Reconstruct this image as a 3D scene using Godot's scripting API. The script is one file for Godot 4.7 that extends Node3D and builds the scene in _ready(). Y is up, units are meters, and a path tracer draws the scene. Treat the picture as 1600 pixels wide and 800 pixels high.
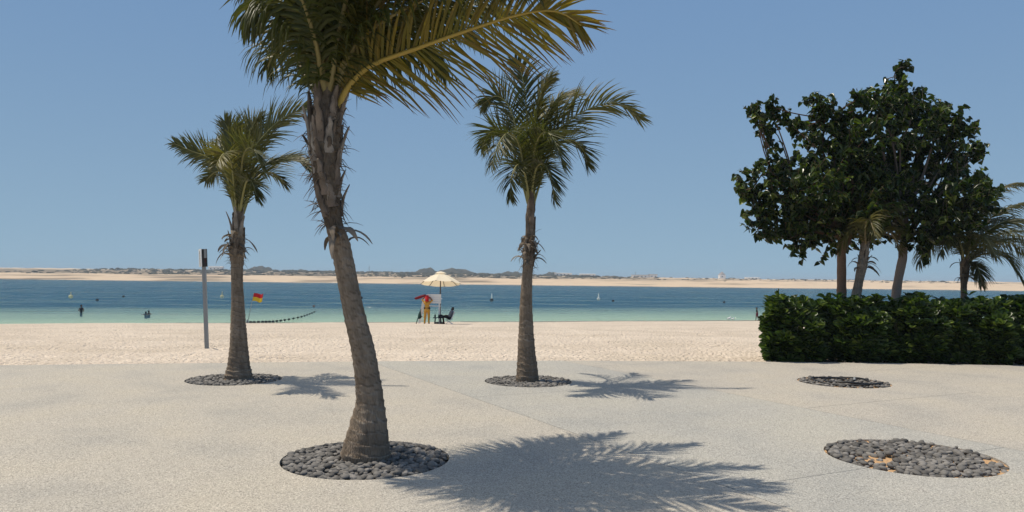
extends Node3D

const FOCAL := 1200.0            # pixels of the 1600 x 800 photograph
const EYE := Vector3(0, 1.7, 0)
const BED := Color(0.43, 0.57, 0.42)
const SEA := -3.0                # water level; the promenade is y = 0
const WIND := Vector3(1.0, 0.0, 0.15)

var cam: Camera3D
var names := {}
var rng := RandomNumberGenerator.new()
var M := {}
var ground_noise := FastNoiseLite.new()
var bump_noise := FastNoiseLite.new()
var beds := []                   # planting holes in the promenade: [centre, radius]

# ------------------------------------------------------------------ mesh collector
class MB:
	var v := PackedVector3Array()
	var c := PackedColorArray()
	var uv := PackedVector2Array()
	var i := PackedInt32Array()
	func p(at: Vector3, col := Color.WHITE, t := Vector2.ZERO) -> int:
		v.push_back(at); c.push_back(col); uv.push_back(t)
		return v.size() - 1
	func tri(a: int, b: int, d: int) -> void:
		i.push_back(a); i.push_back(b); i.push_back(d)
	func quad(a: int, b: int, d: int, e: int) -> void:
		tri(a, b, d); tri(a, d, e)
	func face(a: Vector3, b: Vector3, d: Vector3, e: Vector3, col := Color.WHITE) -> void:
		quad(p(a, col, Vector2(0, 0)), p(b, col, Vector2(1, 0)), p(d, col, Vector2(1, 1)), p(e, col, Vector2(0, 1)))
	func box(t: Transform3D, s: Vector3, col := Color.WHITE) -> void:
		var h := s * 0.5
		var k := []
		for z in [-1, 1]:
			for y in [-1, 1]:
				for x in [-1, 1]:
					k.append(t * Vector3(h.x * x, h.y * y, h.z * z))
		for f in [[4, 6, 7, 5], [1, 3, 2, 0], [0, 2, 6, 4], [5, 7, 3, 1], [2, 3, 7, 6], [0, 4, 5, 1]]:
			face(k[f[0]], k[f[1]], k[f[2]], k[f[3]], col)
	func tube(pts: Array, radii: Array, sides := 8, col := Color.WHITE, caps := true) -> void:
		var n := pts.size()
		var side := Vector3.ZERO
		var rows := []
		for k in n:
			var t: Vector3 = (pts[min(k + 1, n - 1)] - pts[max(k - 1, 0)]).normalized()
			if side == Vector3.ZERO:
				side = t.cross(Vector3(0.13, 0.2, 1)).normalized()
			side = (side - t * side.dot(t)).normalized()
			var up := t.cross(side)
			var row := []
			for s in sides:
				var a := TAU * s / sides
				row.append(p(pts[k] + (side * cos(a) + up * sin(a)) * radii[k], col, Vector2(float(s) / sides, float(k) / n)))
			rows.append(row)
		for k in n - 1:
			for s in sides:
				var s2 := (s + 1) % sides
				quad(rows[k][s], rows[k + 1][s], rows[k + 1][s2], rows[k][s2])
		if caps:
			for e in [0, n - 1]:
				var mid := p(pts[e], col)
				for s in sides:
					var s2 := (s + 1) % sides
					if e == 0: tri(mid, rows[e][s], rows[e][s2])
					else: tri(mid, rows[e][s2], rows[e][s])
	func lathe(prof: Array, base: Vector3, sides := 16, col := Color.WHITE) -> void:
		var rows := []
		for q in prof:
			var row := []
			for s in sides:
				var a := TAU * s / sides
				row.append(p(base + Vector3(cos(a) * q.x, q.y, sin(a) * q.x), col))
			rows.append(row)
		for k in prof.size() - 1:
			for s in sides:
				var s2 := (s + 1) % sides
				quad(rows[k][s], rows[k + 1][s], rows[k + 1][s2], rows[k][s2])
	func mesh(smooth := true) -> ArrayMesh:
		var a := []
		a.resize(Mesh.ARRAY_MAX)
		if smooth:
			var nn := PackedVector3Array()
			nn.resize(v.size())
			for k in range(0, i.size(), 3):
				var f := (v[i[k + 2]] - v[i[k]]).cross(v[i[k + 1]] - v[i[k]])
				nn[i[k]] += f; nn[i[k + 1]] += f; nn[i[k + 2]] += f
			for k in nn.size():
				nn[k] = nn[k].normalized() if nn[k].length_squared() > 1e-20 else Vector3.UP
			a[Mesh.ARRAY_VERTEX] = v; a[Mesh.ARRAY_NORMAL] = nn
			a[Mesh.ARRAY_COLOR] = c; a[Mesh.ARRAY_TEX_UV] = uv; a[Mesh.ARRAY_INDEX] = i
		else:
			var fv := PackedVector3Array(); var fn := PackedVector3Array(); var fc := PackedColorArray(); var fu := PackedVector2Array()
			for k in range(0, i.size(), 3):
				var f := (v[i[k + 2]] - v[i[k]]).cross(v[i[k + 1]] - v[i[k]]).normalized()
				for q in 3:
					fv.push_back(v[i[k + q]]); fn.push_back(f); fc.push_back(c[i[k + q]]); fu.push_back(uv[i[k + q]])
			a[Mesh.ARRAY_VERTEX] = fv; a[Mesh.ARRAY_NORMAL] = fn; a[Mesh.ARRAY_COLOR] = fc; a[Mesh.ARRAY_TEX_UV] = fu
		var m := ArrayMesh.new()
		m.add_surface_from_arrays(Mesh.PRIMITIVE_TRIANGLES, a)
		return m

# ------------------------------------------------------------------ scene helpers
func numbered(called: String) -> String:
	var k: int = names.get(called, -1) + 1
	names[called] = k
	return called if k == 0 else "%s_%03d" % [called, k]

func tag(o: Node, label := "", category := "", group := "", kind := "") -> void:
	if label: o.set_meta("label", label)
	if category: o.set_meta("category", category)
	if group: o.set_meta("group", group)
	if kind: o.set_meta("kind", kind)

func base(called: String, where: Vector3, label := "", category := "", group := "", kind := "") -> Node3D:
	var o := Node3D.new()
	o.name = numbered(called)
	add_child(o)
	o.position = where
	tag(o, label, category, group, kind)
	return o

func put(called: String, m: Mesh, mat: Material, parent: Node3D, offset := Vector3.ZERO) -> MeshInstance3D:
	var o := MeshInstance3D.new()
	o.name = numbered(called) if parent == self else called
	o.mesh = m
	o.material_override = mat
	parent.add_child(o, true)
	o.position = offset
	return o

# mesh given in world coordinates, hung under a thing without moving it
func part(called: String, mb: MB, mat: Material, parent: Node3D, smooth := true) -> MeshInstance3D:
	var g := parent.global_position if parent != self else Vector3.ZERO
	return put(called, mb.mesh(smooth), mat, parent, -g)

func lin(r: float, g: float, b: float) -> Color:
	return Color(r, g, b).linear_to_srgb()

func ray(px: float, py: float) -> Vector3:
	return (cam.global_basis * Vector3((px - 800.0) / FOCAL, (400.0 - py) / FOCAL, -1.0)).normalized()

func on_level(px: float, py: float, y := 0.0) -> Vector3:
	var r := ray(px, py)
	return EYE + r * ((y - EYE.y) / r.y)

func at(px: float, py: float, depth: float) -> Vector3:
	var r := ray(px, py)
	return EYE + r * (depth / -r.z)

func on_beach(px: float, py: float, near := 15.0) -> Vector3:
	var r := ray(px, py)
	var d := near
	while d < 140.0:
		var q := EYE + r * (d / -r.z)
		if q.y <= maxf(land(q.x, d), SEA):
			return Vector3(q.x, land(q.x, d), -d)
		d += 0.05
	return EYE + r * (d / -r.z)

# ------------------------------------------------------------------ terrain
func shore(x: float) -> float:
	return clampf(82.0 + 0.3 * x, 50.0, 118.0) + ground_noise.get_noise_2d(x * 3.0, 7.0) * 1.2

func edge(x: float) -> float:   # far edge of the promenade
	var pts := [[-40.0, 10.4], [-20.0, 12.6], [-9.4, 14.05], [-6.0, 14.75], [-2.7, 15.45], [1.0, 15.95], [5.2, 16.2], [8.0, 16.2], [12.0, 15.9], [20.0, 15.0], [40.0, 12.0]]
	for k in pts.size() - 1:
		if x <= pts[k + 1][0]:
			return remap(x, pts[k][0], pts[k + 1][0], pts[k][1], pts[k + 1][1])
	return 12.0

func land(x: float, d: float) -> float:
	var e := edge(x)
	var s := shore(x)
	var t := (d - e) / (s - e)
	if t < 0.0:
		return -0.035
	if t < 1.0:
		return SEA * t * (0.67 + 0.33 * t) - 0.035 * (1.0 - t)
	var o := d - s
	return SEA - minf(o * 0.020, 1.1) - maxf(0.0, minf(o - 60.0, 120.0)) * 0.03

# ------------------------------------------------------------------ materials
func noise(kind: int, freq: float, octaves := 4, sd := 1) -> FastNoiseLite:
	var n := FastNoiseLite.new()
	n.noise_type = kind
	n.frequency = freq
	n.fractal_octaves = octaves
	n.seed = sd
	return n

func noise_tex(n: FastNoiseLite, size: int, stops: Array, normal := 0.0) -> NoiseTexture2D:
	var t := NoiseTexture2D.new()
	t.width = size
	t.height = size
	t.seamless = true
	t.noise = n
	if normal > 0.0:
		t.as_normal_map = true
		t.bump_strength = normal
	elif stops.size():
		var g := Gradient.new()
		g.offsets = PackedFloat32Array(stops.map(func(s): return s[0]))
		g.colors = PackedColorArray(stops.map(func(s): return s[1]))
		t.color_ramp = g
	return t

func mat(col: Color, rough := 0.8, spec := 0.5) -> StandardMaterial3D:
	var m := StandardMaterial3D.new()
	m.albedo_color = col
	m.roughness = rough
	m.metallic_specular = spec
	m.cull_mode = BaseMaterial3D.CULL_DISABLED
	return m

func painted(rough := 0.8, spec := 0.5) -> StandardMaterial3D:   # colours come with the mesh
	var m := mat(Color.WHITE, rough, spec)
	m.vertex_color_use_as_albedo = true
	return m

func make_materials() -> void:
	# promenade: pale exposed-aggregate concrete, fine grains over broad stains
	var S := FastNoiseLite.TYPE_SIMPLEX_SMOOTH
	var grain := noise_tex(noise(FastNoiseLite.TYPE_VALUE, 0.34, 3, 3), 1024, [[0.0, lin(0.16, 0.155, 0.15)], [0.36, lin(0.45, 0.435, 0.41)], [0.6, lin(0.64, 0.62, 0.58)], [1.0, lin(1, 0.98, 0.92)]])
	var stain := noise_tex(noise(S, 0.011, 5, 12), 512, [[0.0, lin(0.80, 0.82, 0.85)], [0.45, lin(0.94, 0.94, 0.94)], [1.0, lin(1, 0.985, 0.95)]])
	var rough_n := noise_tex(noise(FastNoiseLite.TYPE_VALUE, 0.30, 3, 5), 512, [], 3.0)
	for k in 3:
		var m := mat([lin(0.735, 0.695, 0.635), lin(0.675, 0.665, 0.635), lin(0.72, 0.68, 0.625)][k], 0.9, 0.3)
		m.albedo_texture = grain
		m.uv1_triplanar = true
		m.uv1_world_triplanar = true
		m.uv1_scale = Vector3.ONE * 0.42
		m.normal_enabled = true
		m.normal_texture = rough_n
		m.normal_scale = 0.5
		m.detail_enabled = true
		m.detail_albedo = stain
		m.detail_blend_mode = BaseMaterial3D.BLEND_MODE_MUL
		m.detail_uv_layer = BaseMaterial3D.DETAIL_UV_2
		m.uv2_triplanar = true
		m.uv2_world_triplanar = true
		m.uv2_scale = Vector3.ONE * 0.087
		M["slab%d" % k] = m
	M.joint = mat(lin(0.24, 0.225, 0.20), 0.95)
	# beach sand
	var sand_t := noise_tex(noise(S, 0.03, 5, 21), 1024, [[0.0, lin(0.66, 0.63, 0.60)], [0.42, lin(0.92, 0.91, 0.90)], [1.0, lin(1, 1, 1)]])
	var sand_n := noise_tex(noise(S, 0.035, 3, 22), 1024, [], 14.0)
	var sm := painted(0.95, 0.2)
	sm.albedo_texture = sand_t
	sm.normal_enabled = true
	sm.normal_texture = sand_n
	sm.normal_scale = 1.6
	sm.uv1_triplanar = true
	sm.uv1_world_triplanar = true
	sm.uv1_scale = Vector3.ONE * 0.19
	M.sand = sm
	var fm := painted(0.95, 0.2)
	M.far_sand = fm
	M.bed = painted(0.9, 0.2)
	# water: a clear wavy surface over the bed, with some body colour of its own
	var w := mat(lin(0.010, 0.115, 0.135), 0.08, 0.30)
	w.albedo_color.a = 0.26
	w.transparency = BaseMaterial3D.TRANSPARENCY_ALPHA
	w.normal_enabled = true
	w.normal_texture = noise_tex(noise(S, 0.018, 5, 31), 1024, [], 40.0)
	w.normal_scale = 1.0
	w.uv1_triplanar = true
	w.uv1_world_triplanar = true
	w.uv1_scale = Vector3(0.05, 0.05, 0.075)
	M.water = w
	# palms
	var fibre := noise_tex(noise(S, 0.05, 4, 41), 512, [[0.0, lin(0.42, 0.40, 0.38)], [0.5, lin(0.80, 0.80, 0.80)], [1.0, lin(1, 1, 1)]])
	var bark := painted(0.95, 0.2)
	bark.albedo_texture = fibre
	bark.uv1_scale = Vector3(7, 1.2, 1)
	bark.normal_enabled = true
	bark.normal_texture = noise_tex(noise(S, 0.05, 4, 41), 512, [], 10.0)
	M.bark = bark
	var boot := painted(0.9, 0.25)
	boot.albedo_texture = fibre
	boot.uv1_scale = Vector3(2, 0.3, 1)
	M.boot = boot
	M.petiole = painted(0.5, 0.4)
	var leaf := painted(0.42, 0.45)
	leaf.backlight_enabled = true
	leaf.backlight = lin(0.75, 0.80, 0.30)
	M.frond = leaf
	M.dead = painted(0.9, 0.2)
	var tl := painted(0.27, 0.45)
	tl.backlight_enabled = true
	tl.backlight = lin(0.62, 0.75, 0.20)
	M.leaf = tl
	var tb := painted(0.95, 0.2)
	tb.albedo_texture = fibre
	tb.uv1_scale = Vector3(3, 3, 1)
	M.tree_bark = tb
	M.pebble = []
	for k in 4:
		var g: float = [0.085, 0.12, 0.155, 0.205][k]
		var pm := mat(lin(g * 1.07, g, g * 0.92), 0.75, 0.35)
		M.pebble.append(pm)
	M.plain = painted(0.8, 0.3)
	M.soil = mat(lin(0.06, 0.052, 0.046), 1.0, 0.1)
	var osoil := mat(Color.WHITE, 1.0, 0.1)
	osoil.albedo_texture = noise_tex(noise(S, 0.06, 5, 55), 256, [[0.0, lin(0.24, 0.16, 0.10)], [0.4, lin(0.42, 0.26, 0.14)], [0.7, lin(0.50, 0.33, 0.18)], [1.0, lin(0.60, 0.46, 0.32)]])
	osoil.uv1_triplanar = true
	osoil.uv1_world_triplanar = true
	osoil.uv1_scale = Vector3.ONE * 2.5
	M.orange_soil = osoil
	M.white_paint = mat(lin(0.78, 0.78, 0.76), 0.5)
	M.black = mat(lin(0.012, 0.012, 0.013), 0.5)
	M.steel = mat(lin(0.23, 0.24, 0.24), 0.45)
	M.cloth = mat(lin(0.80, 0.73, 0.58), 0.95, 0.1)
	M.cloth.backlight_enabled = true
	M.cloth.backlight = lin(0.55, 0.45, 0.30)
	M.wood = mat(lin(0.07, 0.05, 0.035), 0.7)

# ------------------------------------------------------------------ start
func _ready() -> void:
	rng.seed = 20240
	ground_noise.seed = 5
	ground_noise.frequency = 0.02
	bump_noise.seed = 9
	bump_noise.frequency = 1.0
	bump_noise.fractal_octaves = 3
	cam = Camera3D.new()
	cam.name = "camera"
	add_child(cam)
	cam.position = EYE
	cam.rotation = Vector3(deg_to_rad(1.63), 0, deg_to_rad(0.66))
	cam.fov = 2.0 * rad_to_deg(atan(400.0 / FOCAL))
	cam.near = 0.05
	cam.far = 6000.0
	cam.current = true
	var env := Environment.new()
	env.background_mode = Environment.BG_SKY
	var sky := ProceduralSkyMaterial.new()
	sky.sky_top_color = lin(0.122, 0.228, 0.425)
	sky.sky_horizon_color = lin(0.268, 0.400, 0.505)
	sky.sky_curve = 0.16
	sky.ground_horizon_color = lin(0.30, 0.42, 0.52)
	sky.ground_bottom_color = lin(0.40, 0.36, 0.30)
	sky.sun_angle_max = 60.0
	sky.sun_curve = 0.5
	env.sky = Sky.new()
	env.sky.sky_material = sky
	env.tonemap_mode = Environment.TONE_MAPPER_LINEAR
	env.tonemap_exposure = 1.15
	env.fog_enabled = true
	env.fog_density = 0.00035
	env.fog_light_color = lin(0.55, 0.68, 0.80)
	env.volumetric_fog_enabled = true
	env.volumetric_fog_density = 0.0
	env.sdfgi_enabled = true
	env.ssao_enabled = true
	env.ssil_enabled = true
	var we := WorldEnvironment.new()
	we.name = "world_environment"
	we.environment = env
	add_child(we)
	var sun := DirectionalLight3D.new()
	sun.name = "sun"
	sun.light_energy = 1.15
	sun.light_color = Color(1.0, 0.96, 0.89)
	sun.light_angular_distance = 0.5
	sun.shadow_enabled = true
	add_child(sun)
	sun.look_at_from_position(Vector3.ZERO, Vector3(0.37, -1.0, 0.12), Vector3.UP)
	make_materials()
	make_ground()
	make_sea()
	make_far_shore()
	make_beds()
	make_palms()
	make_trees()
	make_hedge()
	make_beach_things()

# ------------------------------------------------------------------ promenade and beach
func make_ground() -> void:
	for b in [[572, 716, 0.775, 0], [825.5, 595.5, 0.72, 0], [366, 592.5, 0.75, 0], [1425, 713.5, 0.80, 1], [1318, 597, 0.74, 1]]:
		beds.append([on_level(b[0], b[1]), b[2], b[3]])
	var pav := base("pavement", Vector3.ZERO, "", "", "", "structure")
	var outline := PackedVector2Array()
	for k in range(-40, 41):
		outline.push_back(Vector2(k, -edge(k)))
	outline.push_back(Vector2(40, 12)); outline.push_back(Vector2(-40, 12))
	# the joints run askew to the view: long ones along U, cross joints along V
	var U := Vector2(0.455, 0.89).normalized()
	var V := Vector2(U.y, -U.x)
	var o := Vector2(0.52, -8.87)
	var gap := 0.004
	var rr := RandomNumberGenerator.new()
	rr.seed = 4
	for a in range(-1, 10):
		for b in range(-6, 7):
			var u0 := b * 5.2 - 2.35 + (2.6 if posmod(a, 2) == 1 else 0.0)
			var u1 := u0 + 5.2
			var v0 := a * 3.72
			var v1 := v0 + 3.72
			if a < 0:        # one large poured field on this side
				if b: continue
				u0 = -60.0; u1 = 60.0; v0 = -60.0
			var c := PackedVector2Array()
			for q in [[u0 + gap, v0 + gap], [u1 - gap, v0 + gap], [u1 - gap, v1 - gap], [u0 + gap, v1 - gap]]:
				c.push_back(o + U * q[0] + V * q[1])
			var tone: int = 1 if a == 0 else 0 if a < 0 else 2
			if a > 0 and rr.randf() < 0.14: tone = rr.randi_range(0, 2)
			for piece in Geometry2D.intersect_polygons(c, outline):
				var polys := [piece]
				for bed in beds:
					var mid := Vector2(bed[0].x, bed[0].z)
					var disc := PackedVector2Array()
					for k in 72:
						disc.push_back(mid + Vector2.from_angle(TAU * k / 72.0) * bed[1])
					var nxt := []
					for pl in polys:
						if Geometry2D.intersect_polygons(pl, disc).is_empty():
							nxt.append(pl)
							continue
						for half in [-1.0, 1.0]:
							var hp := PackedVector2Array([mid + Vector2(0, -60), mid + Vector2(0, 60), mid + Vector2(60 * half, 60), mid + Vector2(60 * half, -60)])
							for part1 in Geometry2D.intersect_polygons(pl, hp):
								for part2 in Geometry2D.clip_polygons(part1, disc):
									nxt.append(part2)
					polys = nxt
				var mb := MB.new()
				for pl in polys:
					slab(mb, pl)
				if mb.i.size():
					part("slab", mb, M["slab%d" % tone], pav, false)
	var f := MB.new()
	var oi := Geometry2D.triangulate_polygon(outline)
	for q in outline: f.p(Vector3(q.x, -0.11, q.y + 0.02))
	for k in range(0, oi.size(), 3): f.tri(oi[k], oi[k + 1], oi[k + 2])
	part("joint_bed", f, M.joint, pav, false)
	# beach
	var beach := base("beach", Vector3.ZERO, "", "", "", "structure")
	var near := MB.new()
	sheet(near, -36.0, 36.0, 9.5, 46.0, 0.26, 0.26, 0.0)
	part("sand", near, M.sand, beach)
	var far := MB.new()
	sheet(far, -130.0, 130.0, 45.8, 124.0, 1.0, 0.7, 0.01)
	part("sand", far, M.sand, beach)
	var sides := MB.new()
	for s in [-1, 1]:
		sheet(sides, -130.0 if s < 0 else 35.9, -35.9 if s < 0 else 130.0, 9.5, 46.0, 2.0, 1.5, 0.012)
	part("sand", sides, M.sand, beach)
	var back := MB.new()
	back.face(Vector3(-600, -0.16, 400), Vector3(-600, -0.16, 11), Vector3(600, -0.16, 11), Vector3(600, -0.16, 400))
	var gr := part("ground", back, M.slab0, self, false)
	tag(gr, "", "", "", "structure")

func slab(mb: MB, pl: PackedVector2Array) -> void:
	var idx := Geometry2D.triangulate_polygon(pl)
	var top := []
	var ring := []
	for q in pl:
		top.append(mb.p(Vector3(q.x, 0, q.y)))
	for k in range(0, idx.size(), 3):
		mb.tri(top[idx[k]], top[idx[k + 1]], top[idx[k + 2]])
	for k in pl.size():
		var a := pl[k]
		var b := pl[(k + 1) % pl.size()]
		mb.face(Vector3(a.x, 0, a.y), Vector3(b.x, 0, b.y), Vector3(b.x, -0.1, b.y), Vector3(a.x, -0.1, a.y))
	if mb.i.size() >= 3:   # tops face up whatever way the outline runs
		for k in range(0, mb.i.size(), 3):
			var n := (mb.v[mb.i[k + 2]] - mb.v[mb.i[k]]).cross(mb.v[mb.i[k + 1]] - mb.v[mb.i[k]])
			if n.y < -1e-9:
				var s := mb.i[k + 1]
				mb.i[k + 1] = mb.i[k + 2]
				mb.i[k + 2] = s

func sheet(mb: MB, x0: float, x1: float, d0: float, d1: float, sx: float, sd: float, lower: float) -> void:
	var nx := int((x1 - x0) / sx)
	var nd := int((d1 - d0) / sd)
	var tread := noise(FastNoiseLite.TYPE_CELLULAR, 1.1, 1, 3)
	for a in nd + 1:
		for b in nx + 1:
			var x := x0 + (x1 - x0) * b / nx
			var d := d0 + (d1 - d0) * a / nd
			var s := shore(x)
			var y := land(x, d) - lower
			if d > s + 2.5: y -= 1.5
			var dry := clampf((s - 3.0 - d) * 0.4, 0.0, 1.0)
			var off := clampf((d - edge(x) - 0.1) * 2.0, 0.0, 1.0)
			y += (bump_noise.get_noise_2d(x * 0.7, d * 0.7) * 0.030 + minf(tread.get_noise_2d(x, d) + 0.66, 0.0) * 0.26 + ground_noise.get_noise_2d(x * 4, d * 4) * 0.05) * dry * off
			var n := ground_noise.get_noise_2d(x * 9.0 + 50.0, d * 9.0)
			var wet := smoothstep(-1.0, 0.4, d - s + 1.2 + bump_noise.get_noise_2d(x * 0.2, 3.0) * 1.6)
			var col := Color(0.70, 0.60, 0.495).lerp(Color(0.62, 0.53, 0.43), clampf(n * 1.6 + 0.3, 0, 1)).lerp(Color(0.36, 0.29, 0.21), wet)
			mb.p(Vector3(x, y, -d), col)
	for a in nd:
		for b in nx:
			var k := a * (nx + 1) + b
			mb.quad(k, k + nx + 1, k + nx + 2, k + 1)

func make_sea() -> void:
	# one pale sandy bed; the water above it is a body with depth, so it turns blue where it is deep
	var bed := MB.new()
	var nx := 300
	var nd := 90
	var patch := noise(FastNoiseLite.TYPE_SIMPLEX_SMOOTH, 0.03, 4, 77)
	for a in nd + 1:
		for b in nx + 1:
			var x := -420.0 + 840.0 * b / nx
			var s := shore(x)
			var o := 0.6 + 240.0 * pow(float(a) / nd, 1.5)
			var bar := patch.get_noise_2d(x * 0.35, o * 1.4) * 0.16 * smoothstep(4.0, 30.0, o)
			bed.p(Vector3(x, land(x, s + o) - 0.02 + bar, -(s + o)), BED)
	for a in nd:
		for b in nx:
			var k := a * (nx + 1) + b
			bed.quad(k, k + nx + 1, k + nx + 2, k + 1)
	var sb := part("seabed", bed, M.bed, self)
	tag(sb, "", "", "", "structure")
	var deep := MB.new()
	deep.face(Vector3(-1500, -8.2, -150), Vector3(-1500, -8.2, -640), Vector3(1500, -8.2, -640), Vector3(1500, -8.2, -150), BED)
	tag(part("seabed", deep, M.bed, self, false), "", "", "", "structure")
	var depth := FogVolume.new()
	depth.name = "seawater"
	depth.shape = RenderingServer.FOG_VOLUME_SHAPE_BOX
	depth.size = Vector3(1300, 9.0, 640)
	depth.position = Vector3(0, SEA - 4.5 - 0.03, -345)
	var fm := FogMaterial.new()
	fm.density = 0.036
	fm.albedo = lin(0.055, 0.235, 0.43)
	depth.material = fm
	add_child(depth)
	tag(depth, "", "", "", "structure")
	var wave := noise(FastNoiseLite.TYPE_SIMPLEX_SMOOTH, 0.16, 3, 60)
	var w := MB.new()
	nx = 340
	nd = 300
	for a in nd + 1:
		var d := 52.0 + 480.0 * pow(float(a) / nd, 1.25)
		for b in nx + 1:
			var x := -430.0 + 860.0 * b / nx
			w.p(Vector3(x, SEA + (wave.get_noise_2d(x * 0.8, d * 1.5) * 0.20 + wave.get_noise_2d(x * 0.12 + 300.0, d * 0.4) * 0.3) * clampf((d - shore(x)) / 30.0, 0.0, 1.0), -d))
	for a in nd:
		for b in nx:
			var k := a * (nx + 1) + b
			w.quad(k, k + nx + 1, k + nx + 2, k + 1)
	var sea := part("water", w, M.water, self)
	tag(sea, "", "", "", "structure")

# ------------------------------------------------------------------ the far shore
func far_line(x: float) -> float:
	return 508.0 + ground_noise.get_noise_2d(x * 0.6, 90.0) * 10.0

func far_height(x: float, o: float) -> float:
	# metres above the sea, o metres behind the waterline
	var n := bump_noise.get_noise_2d(x * 0.03, o * 0.03)
	var y := 4.3 * smoothstep(0.0, 48.0, o)
	var rise := remap(clampf(x, -250, 250), -250, 250, 4.6, 1.7)
	y += rise * smoothstep(70.0, 330.0, o)
	y += n * 1.3 * smoothstep(20.0, 120.0, o)
	return y - 0.5 * (1.0 - smoothstep(0.0, 8.0, o))

func make_far_shore() -> void:
	var mb := MB.new()
	var nx := 420
	var nd := 60
	for a in nd + 1:
		var o := -6.0 + 460.0 * pow(float(a) / nd, 1.7)
		for b in nx + 1:
			var x := -620.0 + 1240.0 * b / nx
			var scrub := smoothstep(-0.1, 0.35, bump_noise.get_noise_2d(x * 0.012, o * 0.05 + 40.0) + 0.55 * smoothstep(40.0, 75.0, o) - 0.22 - 0.25 * smoothstep(80.0, 260.0, x) + 0.2 * smoothstep(120.0, -260.0, x))
			var crest := smoothstep(230.0, 300.0, o)
			var col := Color(0.56, 0.43, 0.30).lerp(Color(0.21, 0.165, 0.115), scrub * (1.0 - 0.75 * crest)).lerp(Color(0.62, 0.52, 0.40), crest * 0.7)
			col = col.lerp(Color(0.36, 0.27, 0.19), smoothstep(0.05, 0.45, bump_noise.get_noise_2d(x * 0.05, o * 0.3)) * 0.35 * smoothstep(10.0, 26.0, o))
			mb.p(Vector3(x, SEA + far_height(x, o), -(far_line(x) + o)), col)
	for a in nd:
		for b in nx:
			var k := a * (nx + 1) + b
			mb.quad(k, k + nx + 1, k + nx + 2, k + 1)
	var fs := part("far_shore", mb, M.far_sand, self)
	tag(fs, "", "", "", "structure")
	var plain := MB.new()
	plain.face(Vector3(-5000, 0.2, -940), Vector3(-5000, 0.2, -5200), Vector3(5000, 0.2, -5200), Vector3(5000, 0.2, -940), Color(0.45, 0.36, 0.27))
	tag(part("far_plain", plain, M.far_sand, self, false), "", "", "", "structure")
	# dark hills behind the flats
	for h in [[407, 415.5, 42, 1.0], [535, 421.5, 26, 0.5], [470, 421.5, 34, 0.4], [668, 418.5, 34, 0.9], [712, 419.5, 60, 0.8], [800, 424.0, 40, 0.5], [862, 426.0, 34, 0.4]]:
		var top := at(h[0], h[1], 930.0)
		var half: float = h[2] * 930.0 / FOCAL
		var hm := MB.new()
		var q_seed: float = h[0]
		var rows := 14
		var cols := 56
		for a in rows + 1:
			for b in cols + 1:
				var u := float(b) / cols * 2.0 - 1.0
				var vv := float(a) / rows * 2.0 - 1.0
				var r := sqrt(u * u + vv * vv)
				var f := pow(1.0 - smoothstep(0.0, 1.0, r * (1.0 + 0.12 * bump_noise.get_noise_2d(q_seed, u * 2.0))), 0.75)
				var q := Vector3(top.x + u * half, 0.0, -930.0 + vv * 26.0)
				var rough := bump_noise.get_noise_2d(q.x * 0.09, q.z * 0.09)
				q.y = lerpf(0.5, top.y, f) + rough * 2.6 * f
				var g := clampf(rough * 0.9 + 0.4, 0.0, 1.0)
				hm.p(q, Color(0.045, 0.045, 0.035).lerp(Color(0.11, 0.095, 0.07), g))
		for a in rows:
			for b in cols:
				var k := a * (cols + 1) + b
				hm.quad(k, k + 1, k + cols + 2, k + cols + 1)
		tag(part("hill", hm, M.far_sand, self), "", "", "", "structure")
	# scrub dotted over the flats
	var sm := MB.new()
	for a in 4:
		for b in 7:
			var e := PI * a / 6.0
			var rr := cos(e) * (0.85 + 0.3 * absf(sin(b * 2.7 + a)))
			sm.p(Vector3(cos(TAU * b / 7) * rr, sin(e) * 0.9, sin(TAU * b / 7) * rr))
	for a in 3:
		for b in 7:
			sm.quad(a * 7 + b, a * 7 + 7 + b, a * 7 + 7 + (b + 1) % 7, a * 7 + (b + 1) % 7)
	var mm := MultiMesh.new()
	mm.transform_format = MultiMesh.TRANSFORM_3D
	mm.use_colors = true
	mm.mesh = sm.mesh()
	mm.instance_count = 2600
	var r2 := RandomNumberGenerator.new()
	r2.seed = 77
	for k in 2600:
		var x := r2.randf_range(-420, 420)
		var o := 30.0 + 380.0 * pow(r2.randf(), 0.8)
		if o < 60.0 and r2.randf() < 0.85: o += 80.0
		if x > 120.0 and r2.randf() < 0.6: x -= 400.0
		var s := r2.randf_range(0.5, 1.5) * (1.0 if o < 200.0 else 1.5)
		if x > 100.0: s *= 0.6
		var y := SEA + far_height(x, o)
		mm.set_instance_transform(k, Transform3D(Basis(Vector3.UP, r2.randf() * TAU).scaled(Vector3(s * r2.randf_range(1.0, 2.4), s * r2.randf_range(0.6, 1.2), s * 1.2)), Vector3(x, y - 0.1, -(far_line(x) + o))))
		var g := r2.randf_range(0.6, 1.3)
		mm.set_instance_color(k, Color(0.06 * g, 0.055 * g, 0.036 * g))
	var sc := MultiMeshInstance3D.new()
	sc.name = numbered("scrub")
	sc.multimesh = mm
	sc.material_override = M.plain
	add_child(sc)
	tag(sc, "low dark scrub scattered over the sandy flats across the water", "scrub", "", "stuff")
	# small white buildings, a lookout, masts
	var wall := mat(lin(0.82, 0.80, 0.77), 0.9)
	var roof := mat(lin(0.30, 0.26, 0.24), 0.9)
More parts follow.
